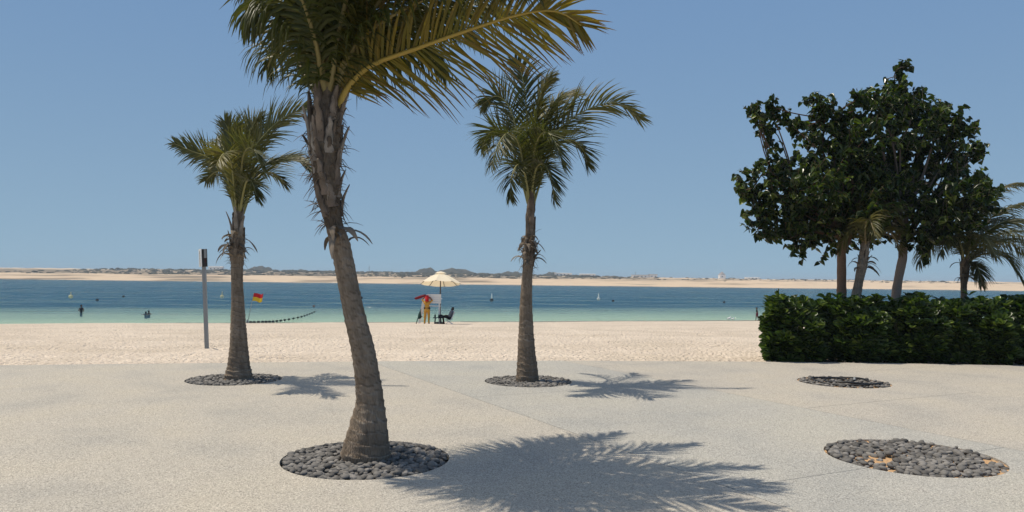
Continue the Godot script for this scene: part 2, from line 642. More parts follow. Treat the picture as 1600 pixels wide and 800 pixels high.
	for bd in [[338, 420.2, 20, 4.5, "long white shed beyond the flats behind the signpost", 0], [880, 428.5, 26, 3.2, "low white shed between two dark mounds across the water", 0], [918, 428.7, 24, 3.0, "long low white shed beside the round dark mound", 0], [1000, 430.0, 26, 3.4, "broad white building under a thin mast across the water", 1], [1020, 430.6, 12, 4.2, "small pale block house beside the broad white building", 1], [1128, 432.2, 9, 4.6, "small white lookout house with dark pointed roof", 2], [1175, 434.5, 20, 1.8, "low pale wall strip along the far sand flats", 0]]:
		var d := 845.0
		var q := at(bd[0], bd[1], d)
		var wd: float = bd[2] * d / FOCAL
		var gy := SEA + far_height(q.x, d - far_line(q.x))
		var h: float = maxf(bd[3], q.y - gy)
		var b := base("far_building", Vector3(q.x, gy - 0.3, q.z), bd[4], "building")
		var m1 := MB.new()
		m1.box(Transform3D(Basis(), Vector3(0, h * 0.5, 0)), Vector3(wd, h, 8.0))
		put("wall", m1.mesh(false), wall, b)
		var m2 := MB.new()
		if bd[5] == 2:
			m2.lathe([Vector2(wd * 0.62, h - 0.3), Vector2(wd * 0.55, h + 0.6), Vector2(wd * 0.2, h + 2.6), Vector2(0.02, h + 3.6)], Vector3.ZERO, 10)
		else:
			m2.box(Transform3D(Basis(Vector3.RIGHT, 0.03), Vector3(0, h + 0.2, 0)), Vector3(wd + 0.8, 0.35, 8.8))
		put("roof", m2.mesh(false), roof if bd[5] else wall, b)
		var m3 := MB.new()
		for k in int(wd / 4.0):
			m3.box(Transform3D(Basis(), Vector3(-wd * 0.5 + 2.5 + k * 4.0, h * 0.55, 4.02)), Vector3(1.2, 1.0, 0.06))
		if m3.i.size():
			tag(put("windows", m3.mesh(false), M.black, b), "", "", "", "stuff")
	for ms in [[577, 414, "thin lattice mast behind the leaning palm trunk"], [993, 423.5, "thin mast rising above the broad white building"]]:
		var q := at(ms[0], ms[1], 860.0)
		var gy := SEA + far_height(q.x, 350.0)
		var b := base("mast", Vector3(q.x, gy - 0.4, q.z), ms[2], "mast")
		var m1 := MB.new()
		m1.tube([Vector3.ZERO, Vector3(0, q.y - gy, 0)], [0.35, 0.18], 5)
		put("pole", m1.mesh(), M.steel, b)
		for k in 3:
			var m2 := MB.new()
			m2.box(Transform3D(Basis(), Vector3(0, (q.y - gy) * (0.6 + 0.15 * k), 0)), Vector3(1.6 - 0.4 * k, 0.15, 0.15))
			put("crossarm", m2.mesh(false), M.steel, b)

# ------------------------------------------------------------------ pebble beds
func pebble_mesh(sd: int) -> ArrayMesh:
	var r := RandomNumberGenerator.new()
	r.seed = sd
	var n := noise(FastNoiseLite.TYPE_SIMPLEX_SMOOTH, 0.7, 2, sd)
	var mb := MB.new()
	var rows := 5
	var cols := 7
	var top := mb.p(Vector3(0, 0.5, 0))
	for a in range(1, rows):
		for b in cols:
			var e := PI * a / rows
			var q := Vector3(sin(e) * cos(TAU * b / cols), cos(e), sin(e) * sin(TAU * b / cols))
			q *= 1.0 + 0.22 * n.get_noise_3dv(q * 2.0)
			mb.p(q * Vector3(0.62, 0.5, 0.5))
	var bot := mb.p(Vector3(0, -0.5, 0))
	for b in cols:
		mb.tri(top, 1 + b, 1 + (b + 1) % cols)
		mb.tri(bot, 1 + (rows - 2) * cols + (b + 1) % cols, 1 + (rows - 2) * cols + b)
	for a in rows - 2:
		for b in cols:
			var k := 1 + a * cols
			mb.quad(k + b, k + cols + b, k + cols + (b + 1) % cols, k + (b + 1) % cols)
	return mb.mesh()

func make_beds() -> void:
	var shapes := []
	for k in 5: shapes.append(pebble_mesh(k + 3))
	var labels := ["round bed of dark grey pebbles around the thick leaning palm", "round dark pebble bed around the slim palm with the frayed leaf collar", "round dark pebble bed around the palm beside the signpost", "empty round pebble bed with orange sand showing between the stones", "small empty pebble bed with a black hose, in front of the hedge"]
	var patch := noise(FastNoiseLite.TYPE_SIMPLEX_SMOOTH, 1.5, 3, 8)
	for k in beds.size():
		var c: Vector3 = beds[k][0]
		var R: float = beds[k][1]
		var empty: bool = beds[k][2] == 1
		var b := base("pebble_bed", Vector3(c.x, -0.03, c.z), labels[k], "pebble bed", "round planting beds in the promenade")
		var disc := MB.new()
		var mid := disc.p(Vector3(0, 0.012 if empty else -0.02, 0))
		var ring := []
		for a in 7:
			for s in 40:
				var rr := R * (a + 1) / 7.0
				var q := Vector3(cos(TAU * s / 40) * rr, 0, sin(TAU * s / 40) * rr)
				q.y = (0.012 + 0.014 * patch.get_noise_2d(q.x * 2 + k, q.z * 2)) if empty else -0.02
				disc.p(q)
		for s in 40:
			disc.tri(mid, 1 + s, 1 + (s + 1) % 40)
			for a in 6:
				disc.quad(1 + a * 40 + s, 1 + a * 40 + 40 + s, 1 + a * 40 + 40 + (s + 1) % 40, 1 + a * 40 + (s + 1) % 40)
		put("soil", disc.mesh(), M.orange_soil if empty else M.soil, b)
		var r := RandomNumberGenerator.new()
		r.seed = 100 + k
		var near := k == 0 or k == 3
		var size := 0.064 if near else 0.062
		# jittered rows of stones over the whole disc, two layers deep
		var list := []
		for layer in 2:
			var step := size * (0.78 if layer == 0 else 0.98)
			var n := int(R / step) + 1
			for a in range(-n, n + 1):
				for q in range(-n, n + 1):
					var x := (a + (0.5 if posmod(q, 2) == 1 else 0.0)) * step + r.randf_range(-0.42, 0.42) * step
					var z := q * step * 0.9 + r.randf_range(-0.42, 0.42) * step
					if Vector2(x, z).length() > R - size * 0.42: continue
					if layer == 1 and r.randf() < 0.28: continue
					if not empty and Vector2(x, z).length() < [0.2, 0.14, 0.15, 0, 0][k]: continue
					if empty:
						var hole := patch.get_noise_2d(x * 0.8 + k * 3.7, z * 0.8)
						var bare := smoothstep(0.05, 0.4, hole) * 0.8 + 0.75 * smoothstep(0.34, 0.05, Vector2((x + 0.42) * 0.8, z * 1.6 + 0.05).length()) + 0.6 * smoothstep(0.25, 0.6, x) * smoothstep(0.45, 0.75, Vector2(x, z).length())
						if k == 3 and r.randf() < bare: continue
						if k == 4 and r.randf() < (0.62 if hole > -0.2 else 0.2): continue
					var s := size * r.randf_range(0.62, 1.22)
					var bs := Basis.from_euler(Vector3(r.randf_range(-0.4, 0.4), r.randf() * TAU, r.randf_range(-0.4, 0.4))) * Basis.from_scale(Vector3(s, s * r.randf_range(0.55, 0.8), s))
					var y := (0.006 if layer == 0 else 0.026) + r.randf_range(-0.006, 0.012)
					if empty: y += 0.008
					list.append([Transform3D(bs, Vector3(x, y, z)), c.z + z + (3.0 if layer == 1 else 0.0), r.randi() % 5, [0, 1, 1, 2, 2, 3][r.randi() % 6]])
		list.sort_custom(func(p, q): return p[1] > q[1])
		var singles := 300 if near else 0
		var groups := {}
		for e in list.size():
			var it = list[e]
			if e < singles:
				var o := put("pebble", shapes[it[2]], M.pebble[it[3]], b)
				o.transform = it[0]
			else:
				var key: int = it[3]
				if not groups.has(key): groups[key] = MB.new()
				append(groups[key], shapes[it[2]], it[0])
		for key in groups:
			var o := put("pebbles", groups[key].mesh(), M.pebble[key], b)
			tag(o, "", "", "", "stuff")
	# black hose left in the small bed
	var hb: Vector3 = beds[4][0]
	var hose := base("irrigation_hose", Vector3(hb.x, 0.0, hb.z), "loose black irrigation hose coiled in the small empty pebble bed", "hose")
	var pts := []
	for k in 64:
		var a := k * 0.19 + 0.4
		var rr := 0.60 - 0.0062 * k
		pts.append(Vector3(cos(a) * rr, 0.028 + 0.014 * sin(k * 0.5), sin(a) * rr))
	var hm := MB.new()
	hm.tube(pts, pts.map(func(_q): return 0.016), 7)
	put("coil", hm.mesh(), M.black, hose)
	var em := MB.new()
	em.tube([pts[-1], pts[-1] + Vector3(0.02, 0.03, -0.05)], [0.02, 0.02], 7)
	put("end_cap", em.mesh(), M.steel, hose)

func append(mb: MB, m: ArrayMesh, t: Transform3D) -> void:
	var a := m.surface_get_arrays(0)
	var off := mb.v.size()
	for q in a[Mesh.ARRAY_VERTEX]:
		mb.p(t * q)
	for q in a[Mesh.ARRAY_INDEX]:
		mb.i.push_back(off + q)

# ------------------------------------------------------------------ palms
func smooth_path(ctrl: Array, n: int) -> Array:
	var out := []
	var m := ctrl.size()
	for k in n:
		var f := float(k) / (n - 1) * (m - 1)
		var a := mini(int(f), m - 2)
		var t := f - a
		var p0: Vector3 = ctrl[maxi(a - 1, 0)]
		var p1: Vector3 = ctrl[a]
		var p2: Vector3 = ctrl[a + 1]
		var p3: Vector3 = ctrl[mini(a + 2, m - 1)]
		out.append(p1.cubic_interpolate(p2, p0, p3, t))
	return out

func palm_trunk(parent: Node3D, ctrl: Array, radii: Array, ring: float, tint := 1.0, sd := 1, shaggy := 2.0) -> void:
	# ctrl: world points up the trunk; radii at the same places
	var n_s := 30
	var r := RandomNumberGenerator.new()
	r.seed = sd
	var fine := smooth_path(ctrl, 240)
	var length := 0.0
	var cum := [0.0]
	for k in 239:
		length += (fine[k + 1] - fine[k]).length()
		cum.append(length)
	var marks := []
	var hh := 0.03
	while hh < length + 0.2:
		marks.append([hh, r.randf_range(0.7, 1.25), r.randf_range(-0.02, 0.02), r.randf() * TAU])
		hh += ring * r.randf_range(0.65, 1.4)
	var mb := MB.new()
	for k in 240:
		var f := float(k) / 239.0 * (radii.size() - 1)
		var a := mini(int(f), radii.size() - 2)
		var rad := lerpf(radii[a], radii[a + 1], smoothstep(0.0, 1.0, f - a) * 0.5 + (f - a) * 0.5)
		var t: Vector3 = (fine[mini(k + 1, 239)] - fine[maxi(k - 1, 0)]).normalized()
		var side := t.cross(Vector3.BACK).normalized()
		var up := side.cross(t)
		for s in n_s:
			var ang := TAU * s / n_s
			var h: float = cum[k] + bump_noise.get_noise_2d(cos(ang) * 1.5 + sd, sin(ang) * 1.5 + cum[k]) * ring * 0.55
			var j := 0
			while j < marks.size() - 1 and marks[j][0] < h: j += 1
			var top: float = marks[j][0]
			var low: float = marks[j - 1][0] if j > 0 else 0.0
			var u := clampf((h - low) / maxf(top - low, 0.01), 0.0, 1.0)
			var flare: float = pow(u, 2.5) * 0.075 * marks[j][1] - 0.022
			var grain := bump_noise.get_noise_2d(ang * 6.0, cum[k] * 2.0 + sd * 9.0)
			var rib := 0.020 * absf(sin(ang * 21.0 + grain * 2.0)) * (1.0 - smoothstep(0.28, 0.5, cum[k]))
			var q: float = rad * (1.0 + flare + grain * 0.022 + rib)
			var tone: float = (0.55 + 0.45 * marks[j][1] + 0.40 * grain) * tint
			var c: Color = Color(0.300, 0.235, 0.175) * tone
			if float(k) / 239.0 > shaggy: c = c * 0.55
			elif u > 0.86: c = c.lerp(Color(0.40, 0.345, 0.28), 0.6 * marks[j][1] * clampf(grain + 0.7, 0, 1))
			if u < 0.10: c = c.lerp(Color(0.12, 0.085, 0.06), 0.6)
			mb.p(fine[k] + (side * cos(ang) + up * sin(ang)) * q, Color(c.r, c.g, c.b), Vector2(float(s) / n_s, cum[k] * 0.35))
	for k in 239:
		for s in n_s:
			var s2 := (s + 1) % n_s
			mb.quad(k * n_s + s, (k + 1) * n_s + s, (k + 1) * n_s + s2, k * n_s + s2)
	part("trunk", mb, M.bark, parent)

func strap(mb: MB, start: Vector3, up: Vector3, out: Vector3, length: float, w0: float, w1: float, thick: float, lean: float, curl: float, col: Color) -> void:
	# an old leaf base: a curved, tapering plate standing off the trunk
	var n := 7
	var wide := up.cross(out).normalized()
	var p := start
	var dir := (up + out * lean).normalized()
	var rows := []
	for k in n:
		var t := float(k) / (n - 1)
		var w := lerpf(w0, w1, t) * (1.0 - 0.25 * t * t) * 0.5
		var nrm := wide.cross(dir).normalized()
		if nrm.dot(out) < 0.0: nrm = -nrm
		var th := thick * (1.0 - 0.7 * t)
		var jag := sin(t * 17.0 + start.x * 40.0) * 0.06 * w0
		var row := []
		for q in [[-1.0, 0.0], [-0.55, 1.0], [0.0, 1.3], [0.55, 1.0], [1.0, 0.0], [0.0, -0.4]]:
			row.append(mb.p(p + wide * (q[0] * w + jag) + nrm * (q[1] * th - (q[0] * q[0]) * w * 0.35), col * (0.9 + 0.2 * sin(t * 9 + start.y * 31.0)), Vector2(q[0] * 0.5, t)))
		rows.append(row)
		p += dir * length / (n - 1)
		dir = (dir + out * curl / n).normalized()
	for k in n - 1:
		for s in 6:
			mb.quad(rows[k][s], rows[k + 1][s], rows[k + 1][(s + 1) % 6], rows[k][(s + 1) % 6])
	var e := mb.p(p - dir * length / (n - 1) * 0.6, col)
	for s in 6:
		mb.tri(rows[n - 1][s], e, rows[n - 1][(s + 1) % 6])

func frond(parent: Node3D, path: Array, o: Dictionary) -> void:
	# o: r petiole radius, bare part, n leaflets a side, L leaflet length, w width, roll, droop, tone, tip
	var r := RandomNumberGenerator.new()
	r.seed = int(o.get("seed", 1)) * 7919 + 13
	var rad: float = o.get("r", 0.02)
	var tone: Color = o.get("tone", Color(0.055, 0.085, 0.022))
	var tip: Color = o.get("tip", tone.lerp(Color(0.20, 0.14, 0.06), 0.45))
	var pet: Color = o.get("pet", Color(0.26, 0.24, 0.09))
	var n_p := path.size()
	var pm := MB.new()
	var radii := []
	for k in n_p:
		radii.append(lerpf(rad, rad * 0.14, pow(float(k) / (n_p - 1), 0.7)))
	pm.tube(path, radii, 6, pet)
	var stem := part("frond", pm, M.petiole, parent)
	var bare: float = o.get("bare", 0.16)
	var n: int = o.get("n", 54)
	var L: float = o.get("L", 0.5)
	var W: float = o.get("w", 0.030)
	var droop: float = o.get("droop", 0.35)
	var roll: float = o.get("roll", 0.0)
	var rag: float = o.get("rag", 0.12)
	var lift: float = o.get("lift", 0.30)
	var mb := MB.new()
	var total := 0.0
	for k in n_p - 1: total += (path[k + 1] - path[k]).length()
	for i in n:
		for side in [-1.0, 1.0]:
			if r.randf() < o.get("miss", 0.04): continue
			var u := (i + r.randf_range(0.1, 0.9)) / n
			var t := bare + (1.0 - bare) * u
			var f := t * (n_p - 1)
			var a := mini(int(f), n_p - 2)
			var p: Vector3 = path[a].lerp(path[a + 1], f - a)
			var T: Vector3 = (path[a + 1] - path[a]).normalized()
			var U := (Vector3.UP - T * T.y)
			if U.length() < 0.15: U = Vector3(-T.x, 0, -T.z) if Vector2(T.x, T.z).length() > 0.02 else Vector3.BACK
			U = (U - T * U.dot(T)).normalized().rotated(T, roll)
			var S: Vector3 = T.cross(U) * side
			var ang := lerpf(o.get("a0", 0.62), 1.15, pow(u, 1.3)) + r.randf_range(-rag, rag)
			var len: float = L * (0.45 + 0.55 * smoothstep(0.0, 0.28, u)) * (1.0 - 0.62 * smoothstep(0.45, 1.0, u)) * r.randf_range(0.82, 1.12)
			var dir: Vector3 = (S * cos(ang) + T * sin(ang) + U * (lift + r.randf_range(-0.18, 0.18))).normalized()
			var segs := 5
			var dr := droop * r.randf_range(0.6, 1.45)
			var mix := clampf(r.randf_range(-0.2, 0.3) + o.get("browning", 0.0), 0.0, 1.0)
			var leafc := tone.lerp(Color(tone.r * 1.9, tone.g * 1.5, tone.b * 1.1), r.randf()).lerp(tip, mix)
			var prev := []
			for k in segs + 1:
				var q := float(k) / segs
				var wd := W * (0.55 + 0.45 * smoothstep(0.0, 0.2, q)) * (1.0 - pow(q, 2.2)) * 0.5 + 0.0008
				var wv: Vector3 = (T - dir * T.dot(dir))
				wv = wv.normalized() if wv.length() > 0.05 else U
				wv = (wv + U * 0.35 * side).normalized()
				var col := leafc.lerp(tip, smoothstep(0.55, 1.0, q) * o.get("tipping", 0.5))
				var fold: Vector3 = wv.cross(dir).normalized() * wd * 0.5
				var row := [mb.p(p - wv * wd, col), mb.p(p + fold, col), mb.p(p + wv * wd, col)]
				if prev.size():
					mb.quad(prev[0], row[0], row[1], prev[1])
					mb.quad(prev[1], row[1], row[2], prev[2])
				prev = row
				p += dir * len / segs
				dir = (dir + Vector3.DOWN * dr * (0.35 + q) + WIND * float(o.get("wind", 0.05)) + Vector3(r.randf_range(-1, 1), r.randf_range(-1, 1), r.randf_range(-1, 1)) * 0.05).normalized()
	var lf := part("leaflets", mb, M.frond, stem)
	lf.position = Vector3.ZERO
	tag(lf, "", "", "", "stuff")

func arc(start: Vector3, az: float, el: float, length: float, sag: float, wind := 0.0, n := 16) -> Array:
	# a frond's midrib: leaves at az and el (degrees), bends under its weight and the wind
	var dir := Vector3(cos(deg_to_rad(az)) * cos(deg_to_rad(el)), sin(deg_to_rad(el)), sin(deg_to_rad(az)) * cos(deg_to_rad(el)))
	var out := []
	var p := start
	for k in n:
		out.append(p)
		p += dir * length / (n - 1)
		var t := float(k) / n
		dir = (dir + Vector3.DOWN * sag * (0.03 + 0.16 * t) + WIND * wind * (0.02 + 0.10 * t)).normalized()
	return out

func pixels(ctrl: Array, depth: float, n := 16) -> Array:
	var pts := []
	for q in ctrl:
		pts.append(at(q[0], q[1], depth + (q[2] if q.size() > 2 else 0.0)))
	return smooth_path(pts, n)

func boots(parent: Node3D, mid: Callable, n: int, t0: float, t1: float, o: Dictionary, sd: int) -> void:
	# mid(t) gives [centre, radius, up] along the crownshaft
	var r := RandomNumberGenerator.new()
	r.seed = sd
	for k in n:
		var t := lerpf(t0, t1, (k + r.randf_range(0.0, 0.7)) / n)
		var m: Array = mid.call(t)
		var a := k * 2.4 + r.randf_range(-0.4, 0.4)
		var out := Vector3(cos(a), 0, sin(a))
		out = (out - m[2] * out.dot(m[2])).normalized()
		var g := r.randf_range(0.45, 1.4)
		var col := Color(0.25 * g, 0.195 * g, 0.150 * g)
		if r.randf() < 0.25: col = Color(0.36, 0.31, 0.26)
		var mb := MB.new()
		var s: float = o.get("s", 1.0)
		strap(mb, m[0] + out * m[1] * 0.86, m[2], out, s * r.randf_range(0.22, 0.42), s * r.randf_range(0.085, 0.15), s * r.randf_range(0.03, 0.07), s * 0.024, r.randf_range(0.02, o.get("lean", 0.26)), r.randf_range(-0.25, o.get("curl", 0.6)), col)
		part("leaf_base", mb, M.boot, parent)

func fibres(parent: Node3D, mid: Callable, n: int, t0: float, t1: float, s: float, sd: int) -> void:
	var r := RandomNumberGenerator.new()
	r.seed = sd
	var mb := MB.new()
	for k in n:
		var m: Array = mid.call(lerpf(t0, t1, r.randf()))
		var a := r.randf() * TAU
		var out := Vector3(cos(a), 0, sin(a))
		var p: Vector3 = m[0] + out * m[1] * 0.95
		var dir := (out * r.randf_range(0.3, 1.0) + Vector3(0, r.randf_range(-1.0, 0.6), 0)).normalized()
		var pts := []
		var L := s * r.randf_range(0.06, 0.20)
		for q in 4:
			pts.append(p)
			p += dir * L / 3.0
			dir = (dir + Vector3.DOWN * 0.3).normalized()
		mb.tube(pts, [0.004, 0.004, 0.003, 0.001], 3, Color(0.13, 0.095, 0.065) * r.randf_range(0.7, 1.6), false)
	tag(part("fibres", mb, M.dead, parent), "", "", "", "stuff")

func path_mid(pts: Array, radii: Array) -> Callable:
	return func(t: float) -> Array:
		var f := t * (pts.size() - 1)
		var a := mini(int(f), pts.size() - 2)
		var q := f - a
		return [(pts[a] as Vector3).lerp(pts[a + 1], q), lerpf(radii[a], radii[a + 1], q), ((pts[a + 1] as Vector3) - pts[a]).normalized()]

func trunk_from(rows: Array, depth: float) -> Array:
	# rows: [x middle, y, width] in photograph pixels, on the plane at that depth
	var pts := []
	var radii := []
	for q in rows:
		pts.append(at(q[0], q[1], depth))
		radii.append(q[2] * 0.5 * depth / FOCAL)
	return [pts, radii]

func make_palms() -> void:
	palm_leaning()
	palm_slim()
	palm_post()
	palm_behind()
	palm_windswept()

func palm_leaning() -> void:
	var d: float = -beds[0][0].z
	var k := trunk_from([[572, 722, 76], [572, 706, 74], [574, 685, 66], [576, 663, 57], [578, 626, 43], [574, 590, 38.5], [567, 545, 36], [557, 505, 33.5], [548, 464, 31.5], [540, 424, 31], [532, 384, 30.5], [522, 350, 27], [514, 310, 34], [510, 270, 42], [508, 230, 50], [509, 190, 48], [512, 150, 38], [516, 118, 24]], d)
	var pts: Array = k[0]
	pts[0].y = -0.08
	var t := base("palm_tree", Vector3(pts[0].x, 0, pts[0].z), "thick leaning palm with shaggy leaf bases and a wide golden frond", "palm tree", "palms planted in the promenade")
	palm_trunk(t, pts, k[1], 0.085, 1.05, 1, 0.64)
	var mid := path_mid(pts, k[1])
	boots(t, mid, 30, 0.655, 0.93, {"s": 1.0, "curl": 0.5}, 12)
	boots(t, mid, 26, 0.66, 0.92, {"s": 0.85, "curl": 0.9, "lean": 0.32}, 15)
	dead_bits(t, mid, 8, 0.60, 0.65, 0.30, 16)
	fibres(t, mid, 260, 0.64, 0.95, 1.0, 13)
	var top: Vector3 = pts[-2]
	var gold := Color(0.155, 0.140, 0.022)
	var green := Color(0.050, 0.067, 0.021)
	# the golden frond that reaches right across the sky
	frond(t, pixels([[527, 172, 0.0], [541, 140, -0.05], [578, 103, -0.1], [650, 76, -0.15], [735, 46, -0.2], [815, 22, -0.22], [870, 18, -0.22], [908, 40, -0.2]], d, 22), {"r": 0.038, "n": 104, "L": 0.80, "w": 0.026, "droop": 0.13, "rag": 0.17, "tone": gold, "tip": Color(0.16, 0.075, 0.045), "browning": 0.02, "tipping": 0.75, "bare": 0.13, "pet": Color(0.40, 0.28, 0.06), "roll": -1.15, "lift": 0.0, "a0": 0.35, "miss": 0.02, "seed": 1})
	# other fronds whose midribs the photograph shows or implies
	var s := 2
	for q in [[[[520, 160], [532, 105, -0.1], [575, 50, -0.2], [650, 5, -0.35], [740, -25, -0.45], [820, -20, -0.5]], green, 0.1], [[[517, 160], [524, 90, 0.1], [540, 20, 0.2], [585, -55, 0.35], [660, -100, 0.5]], green, 0.2], [[[514, 160], [512, 80, -0.1], [505, 0, -0.2], [492, -80, -0.3]], green, -0.2], [[[506, 160], [488, 100, -0.1], [462, 45, -0.2], [432, 12, -0.3], [405, 12, -0.35], [392, 40, -0.4]], green, -0.5], [[[504, 160], [482, 90, 0.2], [450, 20, 0.3], [415, -20, 0.5], [388, -15, 0.6]], green, -0.4], [[[508, 160], [494, 70, -0.3], [470, -5, -0.5], [440, -60, -0.7]], green, 0.3], [[[522, 160], [550, 110, 0.3], [600, 75, 0.6], [650, 75, 0.9], [690, 105, 1.1]], green, 0.0], [[[520, 160], [545, 85, 0.4], [590, 40, 0.8], [650, 30, 1.2], [700, 45, 1.5]], green.lerp(gold, 0.4), 0.3], [[[505, 165], [480, 125, 0.3], [455, 85, 0.6], [430, 80, 0.8], [418, 105, 0.9]], green, 0.2]]:
		frond(t, pixels(q[0], d, 20), {"r": 0.036, "n": 74 if q[0][-1][0] > 480 else 50, "L": 0.74 if q[0][-1][0] > 480 else 0.62, "w": 0.030 if q[0][-1][0] > 480 else 0.034, "droop": 0.62 if s < 5 else 0.95, "tone": q[1], "bare": 0.10, "pet": Color(0.24, 0.19, 0.07), "roll": q[2], "lift": 0.0, "a0": 0.5, "rag": 0.3, "miss": 0.1, "seed": s})
		s += 1
	# azimuth (0 right, 90 towards the camera), elevation, length, sag, wind
	for q in [[30, 62, 2.7, 0.75, 0.5], [62, 66, 2.6, 0.8, 0.5], [96, 70, 2.4, 0.85, 0.6], [122, 74, 2.0, 0.9, 0.6], [262, 66, 2.6, 0.8, 0.4], [292, 54, 2.7, 0.8, 0.4], [318, 52, 2.8, 0.75, 0.4], [345, 58, 2.8, 0.7, 0.4], [10, 70, 2.9, 0.65, 0.5], [80, 80, 2.5, 0.5, 0.5], [250, 82, 2.6, 0.45, 0.5], [330, 76, 2.7, 0.5, 0.5]]:
		var a := deg_to_rad(q[0])
		var p := top + Vector3(cos(a), 0, sin(a)) * 0.07
		frond(t, arc(p, q[0], q[1], q[2], q[3], q[4], 20), {"r": 0.034, "n": 84, "L": 0.80, "w": 0.029, "droop": 0.55, "rag": 0.2, "tone": green.lerp(gold, 0.12 * (s % 4)), "bare": 0.12, "pet": Color(0.22, 0.18, 0.07), "seed": s, "lift": 0.05, "roll": 0.1 * ((s % 5) - 2)})
		s += 1

func palm_slim() -> void:
	var d: float = -beds[1][0].z
	var k := trunk_from([[824, 601, 36], [824, 590, 35], [823.5, 570, 31.5], [822.5, 545, 27], [822, 510, 22.5], [822, 470, 19], [824, 430, 16], [826, 405, 17], [827, 385, 15.5], [828, 355, 13], [829, 330, 13], [830, 312, 11]], d)
	var pts: Array = k[0]
	pts[0].y = -0.08
	var t := base("palm_tree", Vector3(pts[0].x, 0, pts[0].z), "slim upright palm with a frayed collar of dead leaf bases", "palm tree", "palms planted in the promenade")
	palm_trunk(t, pts, k[1], 0.10, 0.92, 2)
	var mid := path_mid(pts, k[1])
	boots(t, mid, 12, 0.60, 0.70, {"s": 0.75, "curl": 1.6}, 22)
	boots(t, mid, 8, 0.74, 0.97, {"s": 1.0, "curl": 0.0}, 23)
	dead_bits(t, mid, 26, 0.62, 0.78, 0.30, 24)
	fibres(t, mid, 90, 0.58, 0.8, 0.9, 25)
	var g := Color(0.050, 0.066, 0.024)
	var y := Color(0.102, 0.106, 0.030)
	var o := {"r": 0.024, "n": 72, "L": 0.50, "w": 0.022, "droop": 0.17, "a0": 0.72, "bare": 0.1, "wind": 0.10, "rag": 0.18, "lift": 0.1}
	var list := [
		[[[832, 318], [847, 240], [875, 200], [920, 170], [968, 160], [1000, 186]], y, 0.52, 1.15],
		[[[828, 318], [824, 220], [822, 160], [815, 115], [806, 98]], g, 0.45, 1.15],
		[[[831, 318], [843, 220, 0.3, 1.15], [858, 175, 0.5], [880, 150, 0.7], [905, 148, 0.9]], y, 0.42],
		[[[826, 318], [811, 220], [796, 168], [776, 150], [755, 162]], g, 0.42, 1.15],
		[[[825, 318], [803, 240, 0.2, 1.15], [783, 206, 0.3], [765, 208, 0.4], [752, 232, 0.5]], g, 0.42],
		[[[834, 318], [860, 240, 0.2], [888, 218, 0.3], [910, 232, 0.3], [918, 258, 0.3]], g, 0.46],
		[[[829, 318], [834, 240, -0.3], [847, 208, -0.7], [864, 216, -1.1], [880, 258, -1.3]], g, 0.5],
		[[[826, 318], [814, 235, -0.3], [797, 208, -0.7], [780, 222, -1.0], [768, 258, -1.2]], g, 0.46],
		[[[829, 318], [828, 235, 0.5], [836, 205, 1.0], [850, 210, 1.4], [862, 240, 1.7]], g, 0.46],
		[[[828, 318], [815, 235, 0.5], [805, 206, 0.9], [795, 214, 1.3], [788, 240, 1.5]], g, 0.46],
		[[[829, 318], [836, 200, -0.1], [848, 140, -0.2], [860, 125, -0.3]], y, 0.36, 1.15],
		[[[829, 322], [836, 268, -0.3], [848, 256, -0.6], [860, 276, -0.8], [866, 312, -0.8]], g, 0.38],
		[[[829, 322], [819, 266, -0.3], [808, 258, -0.5], [799, 278, -0.7], [797, 308, -0.7]], g, 0.38]]
	var s := 40
	for q in list:
		var w := o.duplicate()
		w.merge({"tone": q[1], "L": q[2] * 1.38, "seed": s, "roll": q[3] if q.size() > 3 else 0.35 * ((s % 5) - 2)}, true)
		frond(t, pixels(q[0], d), w)
		s += 1
	var r := RandomNumberGenerator.new()
	r.seed = 300
	for q in 3:
		var az := q * 137.5 + r.randf_range(-20, 20)
		frond(t, arc(at(830,  305, d), az, r.randf_range(76, 86), r.randf_range(1.7, 2.1) * 1.0, r.randf_range(0.25, 0.45), 0.5), {"r": 0.022, "n": 66, "L": 0.66 * 1.0, "w": 0.021, "droop": 0.16, "bare": 0.04, "a0": 0.8, "lift": 0.0, "rag": 0.22, "wind": 0.08, "miss": 0.08, "tone": g.lerp(y, r.randf() * 0.5), "seed": 300 + q, "roll": r.randf_range(-0.6, 0.6)})

func dead_bits(parent: Node3D, mid: Callable, n: int, t0: float, t1: float, L: float, sd: int) -> void:
	# dry, hanging remains of old leaves
	var r := RandomNumberGenerator.new()
	r.seed = sd
	for k in n:
		var m: Array = mid.call(lerpf(t0, t1, r.randf()))
		var a := r.randf() * TAU
		var out := Vector3(cos(a), 0, sin(a))
		var p: Vector3 = m[0] + out * m[1] * 0.9
		var dir := (out + Vector3(0, r.randf_range(-0.2, 1.0), 0)).normalized()
		var len := L * r.randf_range(0.5, 1.2)
		var mb := MB.new()
		var prev := []
		var gcol := r.randf_range(0.7, 1.4)
		var col := Color(0.185 * gcol, 0.150 * gcol, 0.115 * gcol)
		var tw := r.randf_range(-1.5, 1.5)
		for q in 7:
			var t := q / 6.0
			var wv := dir.cross(Vector3.UP).normalized().rotated(dir, tw * t)
			var w := L * 0.13 * (1.0 - t * t * 0.9)
			var nv := wv.cross(dir).normalized() * w * 0.3
			var row := [mb.p(p - wv * w, col), mb.p(p + nv, col * 1.15), mb.p(p + wv * w, col)]
			if q:
				mb.quad(prev[0], row[0], row[1], prev[1])
				mb.quad(prev[1], row[1], row[2], prev[2])
			prev = row
			p += dir * len / 6.0
			dir = (dir + Vector3.DOWN * 0.38 + WIND * 0.08).normalized()
		part("dead_leaf", mb, M.dead, parent)

